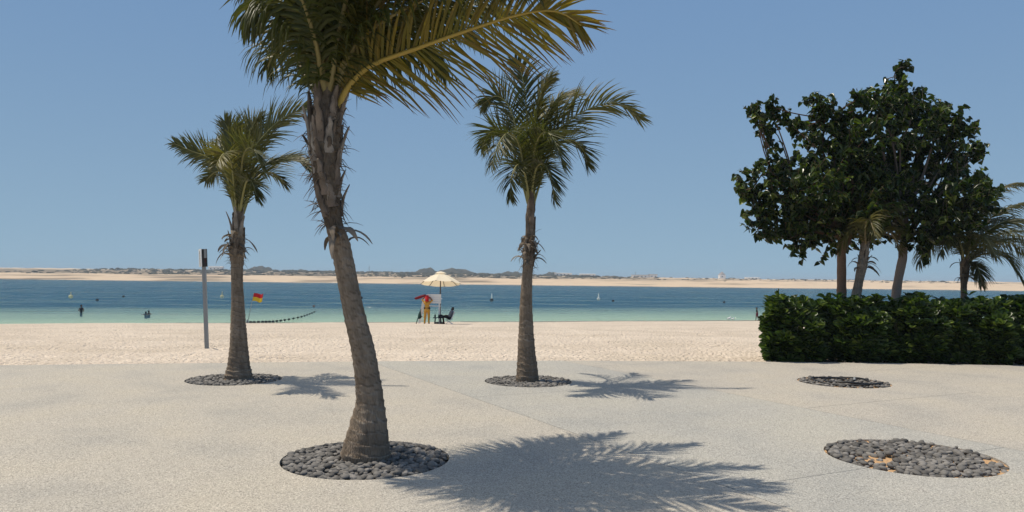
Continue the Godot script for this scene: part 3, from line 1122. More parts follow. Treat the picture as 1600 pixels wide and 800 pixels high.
func palm_post() -> void:
	var d: float = -beds[2][0].z
	var k := trunk_from([[373, 597, 42], [373, 586, 40], [373, 565, 32], [373, 532, 26], [372, 500, 22], [371.5, 473, 19.5], [370.5, 440, 17.5], [370.5, 414, 18], [371, 392, 23], [371, 370, 18], [372, 352, 17], [373, 330, 12]], d)
	var pts: Array = k[0]
	pts[0].y = -0.08
	var t := base("palm_tree", Vector3(pts[0].x, 0, pts[0].z), "short palm with pale green fronds beside the thin signpost", "palm tree", "palms planted in the promenade")
	palm_trunk(t, pts, k[1], 0.075, 1.0, 3)
	var mid := path_mid(pts, k[1])
	boots(t, mid, 14, 0.62, 0.95, {"s": 0.85, "curl": 0.5}, 32)
	dead_bits(t, mid, 15, 0.68, 0.84, 0.34, 34)
	fibres(t, mid, 70, 0.62, 0.85, 0.8, 35)
	var g := Color(0.064, 0.080, 0.032)
	var y := Color(0.108, 0.115, 0.040)
	var o := {"r": 0.024, "n": 70, "w": 0.022, "droop": 0.15, "a0": 0.72, "bare": 0.1, "wind": 0.05, "rag": 0.16, "lift": 0.1}
	var list := [
		[[[369, 334], [352, 268], [326, 246], [300, 236], [272, 224]], g, 0.34, 1.15],
		[[[371, 334], [363, 250], [361, 214], [352, 192]], g, 0.40, 1.15],
		[[[376, 334], [390, 248], [416, 208], [446, 182], [480, 166]], y, 0.44, 1.15],
		[[[378, 334], [400, 270, 0.2, 1.15], [430, 252, 0.3], [460, 248, 0.4], [482, 262, 0.4]], g, 0.42],
		[[[368, 334], [352, 276, 0.3], [338, 268, 0.5], [322, 282, 0.6]], g, 0.34],
		[[[373, 334], [378, 258, -0.4], [386, 232, -0.9], [398, 236, -1.2], [410, 262, -1.3]], g, 0.42],
		[[[380, 334], [402, 278, 0.4], [426, 270, 0.7], [446, 288, 0.8]], g, 0.38],
		[[[370, 334], [362, 258, -0.4], [350, 240, -0.8], [338, 258, -1.1]], y, 0.40],
		[[[373, 334], [374, 250, 0.5], [382, 218, 0.9], [396, 212, 1.3]], g, 0.42],
		[[[375, 334], [383, 235, 0.1, 1.15], [394, 200, 0.2], [404, 184, 0.2]], y, 0.36],
		[[[371, 334], [358, 258, 0.3, 1.15], [348, 230, 0.6], [340, 218, 0.9]], g, 0.38],
		[[[374, 334], [384, 286, -0.4], [394, 286, -0.8], [402, 310, -0.9]], g, 0.32]]
	var s := 70
	for q in list:
		var w := o.duplicate()
		w.merge({"tone": q[1], "L": q[2] * 1.38, "seed": s, "roll": q[3] if q.size() > 3 else 0.35 * ((s % 5) - 2)}, true)
		frond(t, pixels(q[0], d), w)
		s += 1
	var r := RandomNumberGenerator.new()
	r.seed = 330
	for q in 2:
		var az := q * 137.5 + r.randf_range(-20, 20)
		frond(t, arc(at(373, 336, d), az, r.randf_range(76, 86), r.randf_range(1.7, 2.1) * 0.86, r.randf_range(0.25, 0.45), 0.5), {"r": 0.022, "n": 66, "L": 0.66 * 0.86, "w": 0.021, "droop": 0.16, "bare": 0.04, "a0": 0.8, "lift": 0.0, "rag": 0.22, "wind": 0.08, "miss": 0.08, "tone": g.lerp(y, r.randf() * 0.5), "seed": 330 + q, "roll": r.randf_range(-0.6, 0.6)})

func palm_behind() -> void:
	var d := 18.1
	var k := trunk_from([[1326, 560, 24], [1331, 500, 17], [1336, 472, 15], [1342, 440, 13], [1347, 415, 15], [1350, 396, 14], [1352, 380, 11]], d)
	var pts: Array = k[0]
	pts[0].y = land(pts[0].x, d) - 0.05
	var t := base("palm_tree", Vector3(pts[0].x, land(pts[0].x, d), pts[0].z), "small slanting palm under the broadleaf tree crowns", "palm tree", "palms behind the hedge")
	palm_trunk(t, pts, k[1], 0.07, 1.25, 4)
	var mid := path_mid(pts, k[1])
	boots(t, mid, 14, 0.62, 0.95, {"s": 0.6, "curl": 1.0}, 42)
	dead_bits(t, mid, 14, 0.62, 0.8, 0.36, 44)
	var g := Color(0.080, 0.088, 0.030)
	var list := [[[[1352, 386], [1342, 362], [1326, 362], [1312, 392]], 0.4], [[[1352, 386], [1346, 345], [1338, 325]], 0.36], [[[1354, 386], [1372, 362, 0.3], [1394, 366, 0.5], [1408, 392, 0.6]], 0.42], [[[1354, 386], [1366, 345], [1384, 330], [1404, 345]], 0.42], [[[1353, 386], [1352, 350, -0.5], [1360, 345, -0.9], [1368, 372, -1.2]], 0.42], [[[1352, 386], [1334, 352, 0.5], [1318, 350, 0.9], [1305, 372, 1.1]], 0.42], [[[1353, 386], [1360, 340, 0.4], [1375, 320, 0.8]], 0.42]]
	var s := 100
	for q in list:
		frond(t, pixels(q[0], d), {"r": 0.026, "n": 52, "w": 0.032, "L": q[1] * 1.4, "droop": 0.45, "bare": 0.1, "tone": g, "seed": s, "pet": Color(0.30, 0.22, 0.12), "roll": 0.2 * ((s % 5) - 2)})
		s += 1

func palm_windswept() -> void:
	var d := 19.0
	var k := trunk_from([[1507, 560, 18], [1507, 500, 12], [1506, 468, 9], [1506, 446, 9], [1507, 430, 13], [1508, 412, 13], [1509, 402, 9]], d)
	var pts: Array = k[0]
	pts[0].y = land(pts[0].x, d) - 0.05
	var t := base("palm_tree", Vector3(pts[0].x, land(pts[0].x, d), pts[0].z), "windswept palm with arching fronds standing clear of the tree crowns", "palm tree", "palms behind the hedge")
	palm_trunk(t, pts, k[1], 0.07, 1.0, 5)
	var mid := path_mid(pts, k[1])
	boots(t, mid, 14, 0.62, 0.98, {"s": 0.6, "curl": 1.0}, 52)
	dead_bits(t, mid, 14, 0.6, 0.85, 0.32, 54)
	var g := Color(0.062, 0.074, 0.036)
	var y := Color(0.11, 0.118, 0.055)
	var list := [
		[[[1506, 406], [1488, 376], [1462, 372], [1444, 390], [1436, 412]], y, 0.5],
		[[[1507, 406], [1494, 366, 0.3], [1482, 340, 0.5], [1466, 322, 0.7]], g, 0.5],
		[[[1509, 406], [1520, 354], [1542, 314], [1570, 291], [1604, 286]], g, 0.5],
		[[[1510, 406], [1530, 360, 0.2], [1562, 330, 0.3], [1600, 317, 0.4]], g, 0.5],
		[[[1511, 408], [1538, 366, -0.2], [1578, 344, -0.3], [1622, 352, -0.4]], g, 0.56],
		[[[1512, 410], [1542, 384, 0.2], [1582, 380, 0.3], [1618, 408, 0.4]], g, 0.56],
		[[[1509, 408], [1520, 376, -0.5], [1538, 370, -1.0], [1556, 400, -1.4]], y, 0.56],
		[[[1511, 412], [1522, 410, -0.2], [1530, 424, -0.4], [1534, 446, -0.4]], g, 0.4],
		[[[1507, 408], [1498, 374, -0.5], [1482, 372, -0.9], [1470, 398, -1.2]], g, 0.5],
		[[[1510, 406], [1514, 350, 0.5], [1524, 320, 0.9], [1548, 318, 1.3]], g, 0.5],
		[[[1511, 408], [1548, 372, 0.6], [1590, 366, 1.0], [1630, 392, 1.2]], g, 0.56],
		[[[1512, 410], [1540, 396, -0.5], [1572, 402, -0.8], [1596, 436, -1.0]], g, 0.5]]
	var s := 130
	for q in list:
		frond(t, pixels(q[0], d), {"r": 0.028, "n": 76, "w": 0.025, "L": q[2] * 1.35, "droop": 0.5, "bare": 0.1, "lift": 0.05, "tone": q[1], "seed": s, "wind": 0.08, "roll": 0.2 * ((s % 5) - 2)})
		s += 1

# ------------------------------------------------------------------ broadleaf trees and hedge
func heart_leaf() -> ArrayMesh:
	var mb := MB.new()   # 1 long, tip at +y end hanging down -z, folded along the rib
	var rim := [Vector2(0, 0.06), Vector2(0.26, -0.06), Vector2(0.44, 0.12), Vector2(0.42, 0.40), Vector2(0.22, 0.72), Vector2(0, 1.0)]
	var mid := []
	for k in rim.size(): mid.append(mb.p(Vector3(0, -0.16 * rim[k].y * rim[k].y, maxf(rim[k].y, 0.06))))
	for s in [-1.0, 1.0]:
		var e := []
		for q in rim: e.append(mb.p(Vector3(q.x * s, 0.16 * absf(q.x) - 0.18 * q.y * q.y, q.y)))
		for k in rim.size() - 1: mb.quad(mid[k], mid[k + 1], e[k + 1], e[k])
	return mb.mesh()

func oval_leaf() -> ArrayMesh:
	var mb := MB.new()   # broad towards the tip
	var rim := [Vector2(0.03, 0.0), Vector2(0.14, 0.3), Vector2(0.25, 0.62), Vector2(0.21, 0.88), Vector2(0.0, 1.0)]
	var mid := []
	for q in rim: mid.append(mb.p(Vector3(0, 0.10 * sin(q.y * 2.2) , q.y)))
	for s in [-1.0, 1.0]:
		var e := []
		for q in rim: e.append(mb.p(Vector3(q.x * s, 0.10 * sin(q.y * 2.2) + 0.35 * q.x, q.y)))
		for k in rim.size() - 1: mb.quad(mid[k], mid[k + 1], e[k + 1], e[k])
	return mb.mesh()

func scatter(parent: Node3D, called: String, leaf: ArrayMesh, list: Array, singles: int) -> void:
	# list of [transform, colour]; the nearest ones are nodes of their own
	list.sort_custom(func(a, b): return a[0].origin.z > b[0].origin.z)
	var g := parent.global_position
	var tones := {}
	for k in mini(singles, list.size()):
		var c: Color = list[k][1]
		var key := int(c.g * 60.0)
		if not tones.has(key):
			var a := leaf.surface_get_arrays(0)
			var cc := PackedColorArray()
			cc.resize(a[Mesh.ARRAY_VERTEX].size())
			cc.fill(c)
			a[Mesh.ARRAY_COLOR] = cc
			var lm := ArrayMesh.new()
			lm.add_surface_from_arrays(Mesh.PRIMITIVE_TRIANGLES, a)
			tones[key] = lm
		var o := put(called, tones[key], M.leaf, parent)
		o.transform = Transform3D(list[k][0].basis, list[k][0].origin - g)
	var mm := MultiMesh.new()
	mm.transform_format = MultiMesh.TRANSFORM_3D
	mm.use_colors = true
	mm.mesh = leaf
	mm.instance_count = maxi(list.size() - singles, 0)
	for k in range(singles, list.size()):
		mm.set_instance_transform(k - singles, Transform3D(list[k][0].basis, list[k][0].origin - g))
		mm.set_instance_color(k - singles, list[k][1])
	var o := MultiMeshInstance3D.new()
	o.name = "crown" if called == "leaf" else "foliage"
	o.multimesh = mm
	o.material_override = M.leaf
	parent.add_child(o, true)
	tag(o, "", "", "", "stuff")

func broad_tree(label: String, depth: float, trunk: Array, forks: Array, clumps: Array, sd: int, bark: Color) -> void:
	var r := RandomNumberGenerator.new()
	r.seed = sd
	var k := trunk_from(trunk, depth)
	var pts: Array = k[0]
	pts[0].y = land(pts[0].x, depth) - 0.05
	var t := base("broadleaf_tree", Vector3(pts[0].x, land(pts[0].x, depth), pts[0].z), label, "tree", "trees behind the hedge")
	var mb := MB.new()
	var fine := smooth_path(pts, 30)
	var radii := []
	for q in 30:
		var f: float = q / 29.0 * (k[1].size() - 1)
		var a := mini(int(f), k[1].size() - 2)
		radii.append(lerpf(k[1][a], k[1][a + 1], f - a) * r.randf_range(0.95, 1.06))
	mb.tube(fine, radii, 14, bark)
	part("trunk", mb, M.tree_bark, t)
	var top: Vector3 = pts[-1]
	for f in forks:
		var fm := MB.new()
		var fp := pixels(f[0], depth, 12)
		var fr := []
		for q in 12: fr.append(lerpf(f[1], f[2], q / 11.0) * depth / FOCAL * 0.5)
		fm.tube(fp, fr, 9, bark * 0.6)
		part("limb", fm, M.tree_bark, t)
	var leaves := []
	var px := depth / FOCAL
	var twigs := MB.new()
	var mids := []
	for c in clumps:
		mids.append(at(c[0], c[1], depth) + Vector3(0, 0, r.randf_range(-1, 1) * minf(1.5, c[2] * px * 2.2)))
	for ci in clumps.size():
		var c = clumps[ci]
		var rad: float = c[2] * px
		var mid: Vector3 = mids[ci]
		var from := top
		if c[2] < 17:
			var best := 1e9
			for cj in clumps.size():
				var far: float = mids[cj].distance_to(mid)
				if clumps[cj][2] > c[2] + 3 and far < best:
					best = far
					from = mids[cj]
		var spread := Vector3(1.0, 1.0, 1.5 if c[2] > 22 else 1.0)
		var start := from.lerp(mid, 0.35) + Vector3(0, -0.1, 0)
		var elbow := start.lerp(mid, 0.5) + Vector3(r.randf_range(-0.2, 0.2), r.randf_range(-0.1, 0.25), r.randf_range(-0.2, 0.2))
		var tp := smooth_path([from, elbow, mid, mid + (mid - elbow).normalized() * rad * 0.6], 9)
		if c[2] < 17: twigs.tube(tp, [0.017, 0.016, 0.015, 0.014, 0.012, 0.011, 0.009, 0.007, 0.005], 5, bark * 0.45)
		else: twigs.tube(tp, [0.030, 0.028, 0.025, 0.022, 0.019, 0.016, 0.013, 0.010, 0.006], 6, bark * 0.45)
		# sub-sprays inside each clump: leaves hang in rows along short twigs
		var sprays := int(5 + pow(rad, 2.0) * 175.0)
		if c[2] < 13: rad *= 0.75
		for s in sprays:
			var v := Vector3(r.randf_range(-1, 1), r.randf_range(-1, 1), r.randf_range(-1, 1))
			while v.length() > 1.0: v = Vector3(r.randf_range(-1, 1), r.randf_range(-1, 1), r.randf_range(-1, 1))
			var p := mid + v * spread * rad
			var dir := (v.normalized() * 0.7 + Vector3(r.randf_range(-0.4, 0.9), r.randf_range(0.0, 0.8), r.randf_range(-0.5, 0.5))).normalized()
			var n := r.randi_range(5, 8) if c[2] >= 13 else r.randi_range(3, 5)
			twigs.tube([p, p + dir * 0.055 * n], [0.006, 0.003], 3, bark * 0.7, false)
			for q in n:
				var yaw := r.randf() * TAU
				var s2 := r.randf_range(0.115, 0.21)
				# blades hang: tip down and out, turned by the wind
				var tipd := (Vector3(cos(yaw), r.randf_range(-1.3, 0.1), sin(yaw)) + WIND * 0.35).normalized()
				var nrm := (Vector3.UP + Vector3(r.randf_range(-0.9, 0.9), 0, r.randf_range(-0.9, 0.9)))
				nrm = (nrm - tipd * nrm.dot(tipd)).normalized()
				var bs := Basis(nrm.cross(tipd), nrm, tipd).scaled(Vector3.ONE * s2)
				var g := r.randf_range(0.55, 1.35)
				var col := Color(0.036 * g, 0.058 * g, 0.014 * g)
				if r.randf() < 0.24: col = Color(0.115 * g, 0.150 * g, 0.030 * g)
				leaves.append([Transform3D(bs, p + dir * 0.055 * q), col])
	tag(part("twigs", twigs, M.tree_bark, t), "", "", "", "stuff")
	scatter(t, "leaf", heart_leaf(), leaves, 300)

func make_trees() -> void:
	broad_tree("broadleaf tree with a straight reddish brown trunk and sparse upper sprigs", 18.6, [[1315, 565, 20], [1315, 500, 16], [1315, 470, 14.5], [1315, 430, 13.5], [1315, 395, 12.5], [1316, 372, 12]],
		[[[[1316, 388], [1308, 360], [1296, 320], [1285, 270]], 9, 3], [[[1316, 392], [1328, 372], [1335, 330], [1330, 270]], 9, 3], [[[1314, 376], [1290, 340], [1250, 300], [1215, 265]], 7, 2.5], [[[1235, 285], [1205, 235], [1183, 195], [1176, 172]], 3.2, 1.6], [[[1245, 290], [1228, 235], [1214, 195]], 3, 1.6], [[[1275, 230], [1255, 212], [1238, 196]], 2.6, 1.4]],
		[[1174, 168, 9], [1180, 180, 10], [1186, 190, 8], [1208, 166, 9], [1212, 180, 11], [1206, 198, 10], [1210, 222, 9], [1232, 182, 9], [1240, 196, 9], [1246, 208, 7], [1272, 150, 9], [1276, 165, 12], [1290, 185, 22], [1292, 215, 24], [1310, 190, 18], [1300, 245, 26], [1332, 160, 12], [1326, 176, 14], [1182, 262, 9], [1200, 270, 18], [1182, 292, 16], [1163, 298, 8], [1172, 300, 10], [1212, 302, 28], [1245, 262, 26], [1250, 295, 34], [1192, 330, 14], [1190, 355, 14], [1205, 365, 10], [1228, 340, 28], [1262, 340, 34], [1296, 300, 36], [1290, 345, 34], [1240, 370, 18], [1262, 374, 16], [1330, 230, 26], [1336, 280, 34], [1330, 330, 34], [1310, 370, 20]], 61, Color(0.33, 0.205, 0.135))
	broad_tree("tall dense broadleaf tree with a pale forked trunk leaning right", 19.0, [[1392, 565, 20], [1396, 500, 15], [1399, 470, 14], [1403, 440, 13], [1408, 415, 14], [1412, 396, 11], [1413, 378, 10]],
		[[[[1409, 418], [1407, 395], [1410, 370], [1405, 320], [1398, 240]], 8, 3], [[[1412, 390], [1416, 340], [1440, 280], [1462, 210]], 7, 2.5], [[[1412, 392], [1402, 330], [1384, 260], [1375, 200]], 7, 2.5], [[[1412, 384], [1440, 340], [1480, 290], [1516, 250]], 6, 2], [[[1398, 240], [1402, 180], [1410, 120]], 3, 1.4]],
		[[1411, 106, 6], [1409, 116, 8], [1404, 128, 10], [1398, 142, 12], [1390, 158, 18], [1376, 168, 16], [1405, 168, 16], [1430, 150, 12], [1426, 164, 10], [1345, 155, 12], [1350, 178, 20], [1366, 195, 28], [1400, 200, 34], [1440, 185, 16], [1462, 180, 18], [1474, 175, 8], [1482, 200, 14], [1455, 205, 24], [1440, 235, 36], [1485, 228, 20], [1498, 245, 22], [1520, 240, 12], [1530, 234, 6], [1380, 250, 44], [1352, 262, 36], [1420, 280, 46], [1470, 275, 34], [1506, 268, 16], [1362, 310, 42], [1405, 325, 44], [1450, 320, 42], [1490, 310, 26], [1512, 298, 9], [1518, 322, 8], [1498, 335, 16], [1380, 352, 26], [1430, 358, 30], [1468, 350, 28], [1350, 352, 24], [1425, 378, 14]], 62, Color(0.40, 0.315, 0.26))

func make_hedge() -> void:
	var r := RandomNumberGenerator.new()
	r.seed = 404
	var f0 := on_level(1192, 565)
	var x0 := 5.52
	var x1 := 14.5
	var t := base("hedge", Vector3(9.0, 0, -17.4), "long clipped hedge of glossy dark green leaves at the promenade edge", "hedge")
	var leaves := []
	var stems := MB.new()
	var core := MB.new()
	# woody core: many crossing branches
	for k in 620:
		var d := r.randf_range(16.7, 18.2)
		var x := r.randf_range(x0 + 0.45 + 0.33 * (d - 16.4), x1 - 0.1)
		var p := Vector3(x, land(x, d), -d)
		var pts := [p]
		var dir := Vector3(r.randf_range(-0.3, 0.4), 1, r.randf_range(-0.3, 0.3)).normalized()
		for q in 4:
			p += dir * 0.25
			dir = (dir + Vector3(r.randf_range(-0.4, 0.4), 0.1, r.randf_range(-0.4, 0.4))).normalized()
			pts.append(p)
		stems.tube(pts, [0.016, 0.014, 0.011, 0.008, 0.004], 5, Color(0.10, 0.075, 0.05), false)
	tag(part("stems", stems, M.tree_bark, t), "", "", "", "stuff")
	for k in 5200:
		var x := r.randf_range(x0, x1)
		var skew := 0.33
		var u := r.randf()
		var lump := bump_noise.get_noise_2d(x * 0.5, 4.0) * 0.16 + bump_noise.get_noise_2d(x * 1.9, 8.0) * 0.20
		var bush := absf(sin(x * 2.3 + 1.7 * bump_noise.get_noise_2d(x * 0.3, 1.0)))
		var high := 1.10 + lump + 0.16 * bush
		var front := 16.55 - 0.30 * bush + 0.25 * bump_noise.get_noise_2d(x * 0.9, 20.0) + 0.02 * (x - x0)
		var p: Vector3
		var nrm: Vector3
		var pick := r.randf()
		if pick < 0.62:     # front face, bulging
			var h := r.randf()
			p = Vector3(x, high * h, -(front + 0.30 * pow(absf(h - 0.45) * 1.7, 2.5) + 0.28 * r.randf() * r.randf() + 0.32 * bump_noise.get_noise_2d(x * 1.3, h * 2.2)))
			nrm = Vector3(0, 0.5, 1)
		elif pick < 0.90:   # top
			p = Vector3(x, high - 0.2 * r.randf() + 0.26 * r.randf() * r.randf() * r.randf(), -r.randf_range(front + 0.1, 18.5))
			p.x += maxf(0.0, -p.z - 16.4) * skew
			nrm = Vector3(0, 1, 0.1)
		else:               # left end
			var h := r.randf()
			p = Vector3(x0 + 0.25 * pow(absf(h - 0.45) * 1.7, 2.5) + 0.3 * r.randf() * r.randf(), high * h, -r.randf_range(front + 0.1, 18.4))
			p.x += (-p.z - 16.4) * skew
			nrm = Vector3(-1, 0.5, 0)
		p.x += 0.55 * pow(maxf(0.0, p.y / high - 0.55), 1.6) * (1.0 - smoothstep(0.0, 0.6, p.x - x0))
		p.y += land(p.x, -p.z) + 0.02
		# a rosette of leaves at the end of each shoot
		var shoot := (nrm.normalized() + Vector3(r.randf_range(-0.6, 0.6), r.randf_range(0.1, 0.8), r.randf_range(-0.6, 0.6))).normalized()
		var n := r.randi_range(4, 6)
		var g0 := r.randf_range(0.65, 1.3)
		for q in n:
			var a := TAU * q / n + r.randf()
			var e1 := shoot.cross(Vector3(0.3, 0.2, 1)).normalized()
			var e2 := shoot.cross(e1)
			var dir := (e1 * cos(a) + e2 * sin(a) + shoot * r.randf_range(0.35, 1.0)).normalized()
			var up := (shoot - dir * shoot.dot(dir)).normalized()
			var s := r.randf_range(0.11, 0.20)
			var g := g0 * r.randf_range(0.8, 1.2)
			var col := Color(0.046 * g, 0.078 * g, 0.015 * g)
			if r.randf() < 0.18: col = Color(0.135 * g, 0.18 * g, 0.032 * g)
			leaves.append([Transform3D(Basis(up.cross(dir), up, dir).scaled(Vector3(s * 1.5, s, s)), p), col])
	scatter(t, "hedge_leaf", oval_leaf(), leaves, 300)

# ------------------------------------------------------------------ people
func body(bones: Array, cell: float, blend := 0.035) -> MB:
	# bones: [a, b, ra, rb, colour]; a smooth union of tapered capsules, meshed as surface nets
	var lo := Vector3.INF
	var hi := -Vector3.INF
	for b in bones:
		for k in 2:
			var m := Vector3.ONE * (maxf(b[2], b[3]) + blend + cell)
			lo = lo.min(b[k] - m)
			hi = hi.max(b[k] + m)
	var n := Vector3i(((hi - lo) / cell).ceil()) + Vector3i.ONE
	var val := PackedFloat32Array()
	val.resize(n.x * n.y * n.z)
	val.fill(1.0)
	for b in bones:
		var m: float = maxf(b[2], b[3]) + blend * 2.0 + cell * 1.5
		var q0 := Vector3i(((b[0].min(b[1]) - Vector3.ONE * m - lo) / cell).floor()).clamp(Vector3i.ZERO, n - Vector3i.ONE)
		var q1 := Vector3i(((b[0].max(b[1]) + Vector3.ONE * m - lo) / cell).ceil()).clamp(Vector3i.ZERO, n - Vector3i.ONE)
		var ab: Vector3 = b[1] - b[0]
		var l2 := maxf(ab.length_squared(), 1e-9)
		for z in range(q0.z, q1.z + 1):
			for y in range(q0.y, q1.y + 1):
				for x in range(q0.x, q1.x + 1):
					var p := lo + Vector3(x, y, z) * cell
					var t := clampf((p - b[0]).dot(ab) / l2, 0.0, 1.0)
					var d: float = (p - b[0] - ab * t).length() - lerpf(b[2], b[3], t)
					var k := (z * n.y + y) * n.x + x
					var o := val[k]
					var h := clampf(0.5 + 0.5 * (o - d) / blend, 0.0, 1.0)
					val[k] = lerpf(o, d, h) - blend * h * (1.0 - h)
	var mb := MB.new()
	var cells := {}
	for z in n.z - 1:
		for y in n.y - 1:
			for x in n.x - 1:
				var k := (z * n.y + y) * n.x + x
				var sum := Vector3.ZERO
				var cnt := 0
				var cv := []
				for c in 8:
					cv.append(val[k + (c & 1) + ((c >> 1) & 1) * n.x + ((c >> 2) & 1) * n.x * n.y])
				var ins := 0
				for c in 8: if cv[c] < 0.0: ins += 1
				if ins == 0 or ins == 8: continue
				for e in [[0, 1], [2, 3], [4, 5], [6, 7], [0, 2], [1, 3], [4, 6], [5, 7], [0, 4], [1, 5], [2, 6], [3, 7]]:
					var a: float = cv[e[0]]
					var bb: float = cv[e[1]]
					if (a < 0.0) != (bb < 0.0):
						var t := a / (a - bb)
						var pa := Vector3(e[0] & 1, (e[0] >> 1) & 1, (e[0] >> 2) & 1)
						var pb := Vector3(e[1] & 1, (e[1] >> 1) & 1, (e[1] >> 2) & 1)
						sum += pa.lerp(pb, t)
						cnt += 1
				var p := lo + (Vector3(x, y, z) + sum / cnt) * cell
				var best := 1e9
				var col := Color.WHITE
				for b in bones:
					var ab: Vector3 = b[1] - b[0]
					var t := clampf((p - b[0]).dot(ab) / maxf(ab.length_squared(), 1e-9), 0.0, 1.0)
					var d: float = (p - b[0] - ab * t).length() - lerpf(b[2], b[3], t)
					if d < best:
						best = d
						col = b[4]
				cells[k] = mb.p(p, col)
	var st := [1, n.x, n.x * n.y]
	for z in range(1, n.z - 1):
		for y in range(1, n.y - 1):
			for x in range(1, n.x - 1):
				var k := (z * n.y + y) * n.x + x
				for ax in 3:
					var a := val[k] < 0.0
					if a == (val[k + st[ax]] < 0.0): continue
					var u: int = st[(ax + 1) % 3]
					var v: int = st[(ax + 2) % 3]
					var q := [k, k - u, k - u - v, k - v]
					if not (cells.has(q[0]) and cells.has(q[1]) and cells.has(q[2]) and cells.has(q[3])): continue
					if a: mb.quad(cells[q[0]], cells[q[3]], cells[q[2]], cells[q[1]])
					else: mb.quad(cells[q[0]], cells[q[1]], cells[q[2]], cells[q[3]])
	return mb

func fingers(mb: MB, wrist: Vector3, dir: Vector3, across: Vector3, col: Color) -> void:
	var palm := wrist + dir * 0.085
	var bend := dir.cross(across).normalized()
	for k in 4:
		var s := (k - 1.5) * 0.021
		var L: float = [0.062, 0.078, 0.074, 0.056][k]
		var a := palm - dir * 0.02 + across * s
		mb.tube([a, a + dir * L * 0.55, a + dir * L * 0.9 + bend * 0.02, a + dir * L + bend * 0.04], [0.0095, 0.009, 0.0085, 0.005], 5, col)
	var th := wrist + dir * 0.03 + across * 0.03
	mb.tube([th, th + across * 0.03 + dir * 0.03, th + across * 0.035 + dir * 0.06 + bend * 0.01], [0.012, 0.010, 0.006], 5, col)

func face_of(mb: MB, c: Vector3, look: Vector3, s: float) -> void:
	# eyes, brow and mouth as small dark slivers set in the head
	var side := look.cross(Vector3.UP).normalized()
	for k in [-1.0, 1.0]:
		var e: Vector3 = c + look * 0.088 * s + side * 0.032 * k * s + Vector3(0, 0.008, 0)
		mb.tube([e - side * 0.012, e, e + side * 0.012], [0.003, 0.007, 0.003], 5, Color(0.02, 0.015, 0.012))
	var m := c + look * 0.090 * s + Vector3(0, -0.058 * s, 0)
	mb.tube([m - side * 0.022, m, m + side * 0.022], [0.003, 0.006, 0.003], 5, Color(0.16, 0.06, 0.05))

func make_beach_things() -> void:
	lifeguard_group()
	signpost()
	flag_and_line()
	bathers()
	buoys()

func person(where: Vector3, label: String, bones: Array, look: Vector3, head: Vector3, hands: Array, skin: Color, cell := 0.022, hair := []) -> Node3D:
	var t := base("person", where, label, "person")
	var mb := body(bones, cell)
	for h in hands: fingers(mb, h[0], h[1], h[2], skin)
	if head != Vector3.ZERO: face_of(mb, head, look, 1.0)
	put("body", mb.mesh(), M.plain, t)
	if hair.size():
		var hm := body(hair, 0.018, 0.02)
		put("hair", hm.mesh(), M.plain, t)
	return t

func head_bones(c: Vector3, look: Vector3, skin: Color) -> Array:
	var side := look.cross(Vector3.UP).normalized()
	return [[c + Vector3(0, 0.035, 0) - look * 0.01, c + Vector3(0, -0.045, 0) + look * 0.02, 0.088, 0.064, skin],
		[c + look * 0.085, c + look * 0.105 + Vector3(0, -0.028, 0), 0.012, 0.017, skin],
		[c + side * 0.085 + Vector3(0, 0.01, 0), c + side * 0.088 + Vector3(0, -0.025, 0), 0.016, 0.012, skin],
		[c - side * 0.085 + Vector3(0, 0.01, 0), c - side * 0.088 + Vector3(0, -0.025, 0), 0.016, 0.012, skin]]

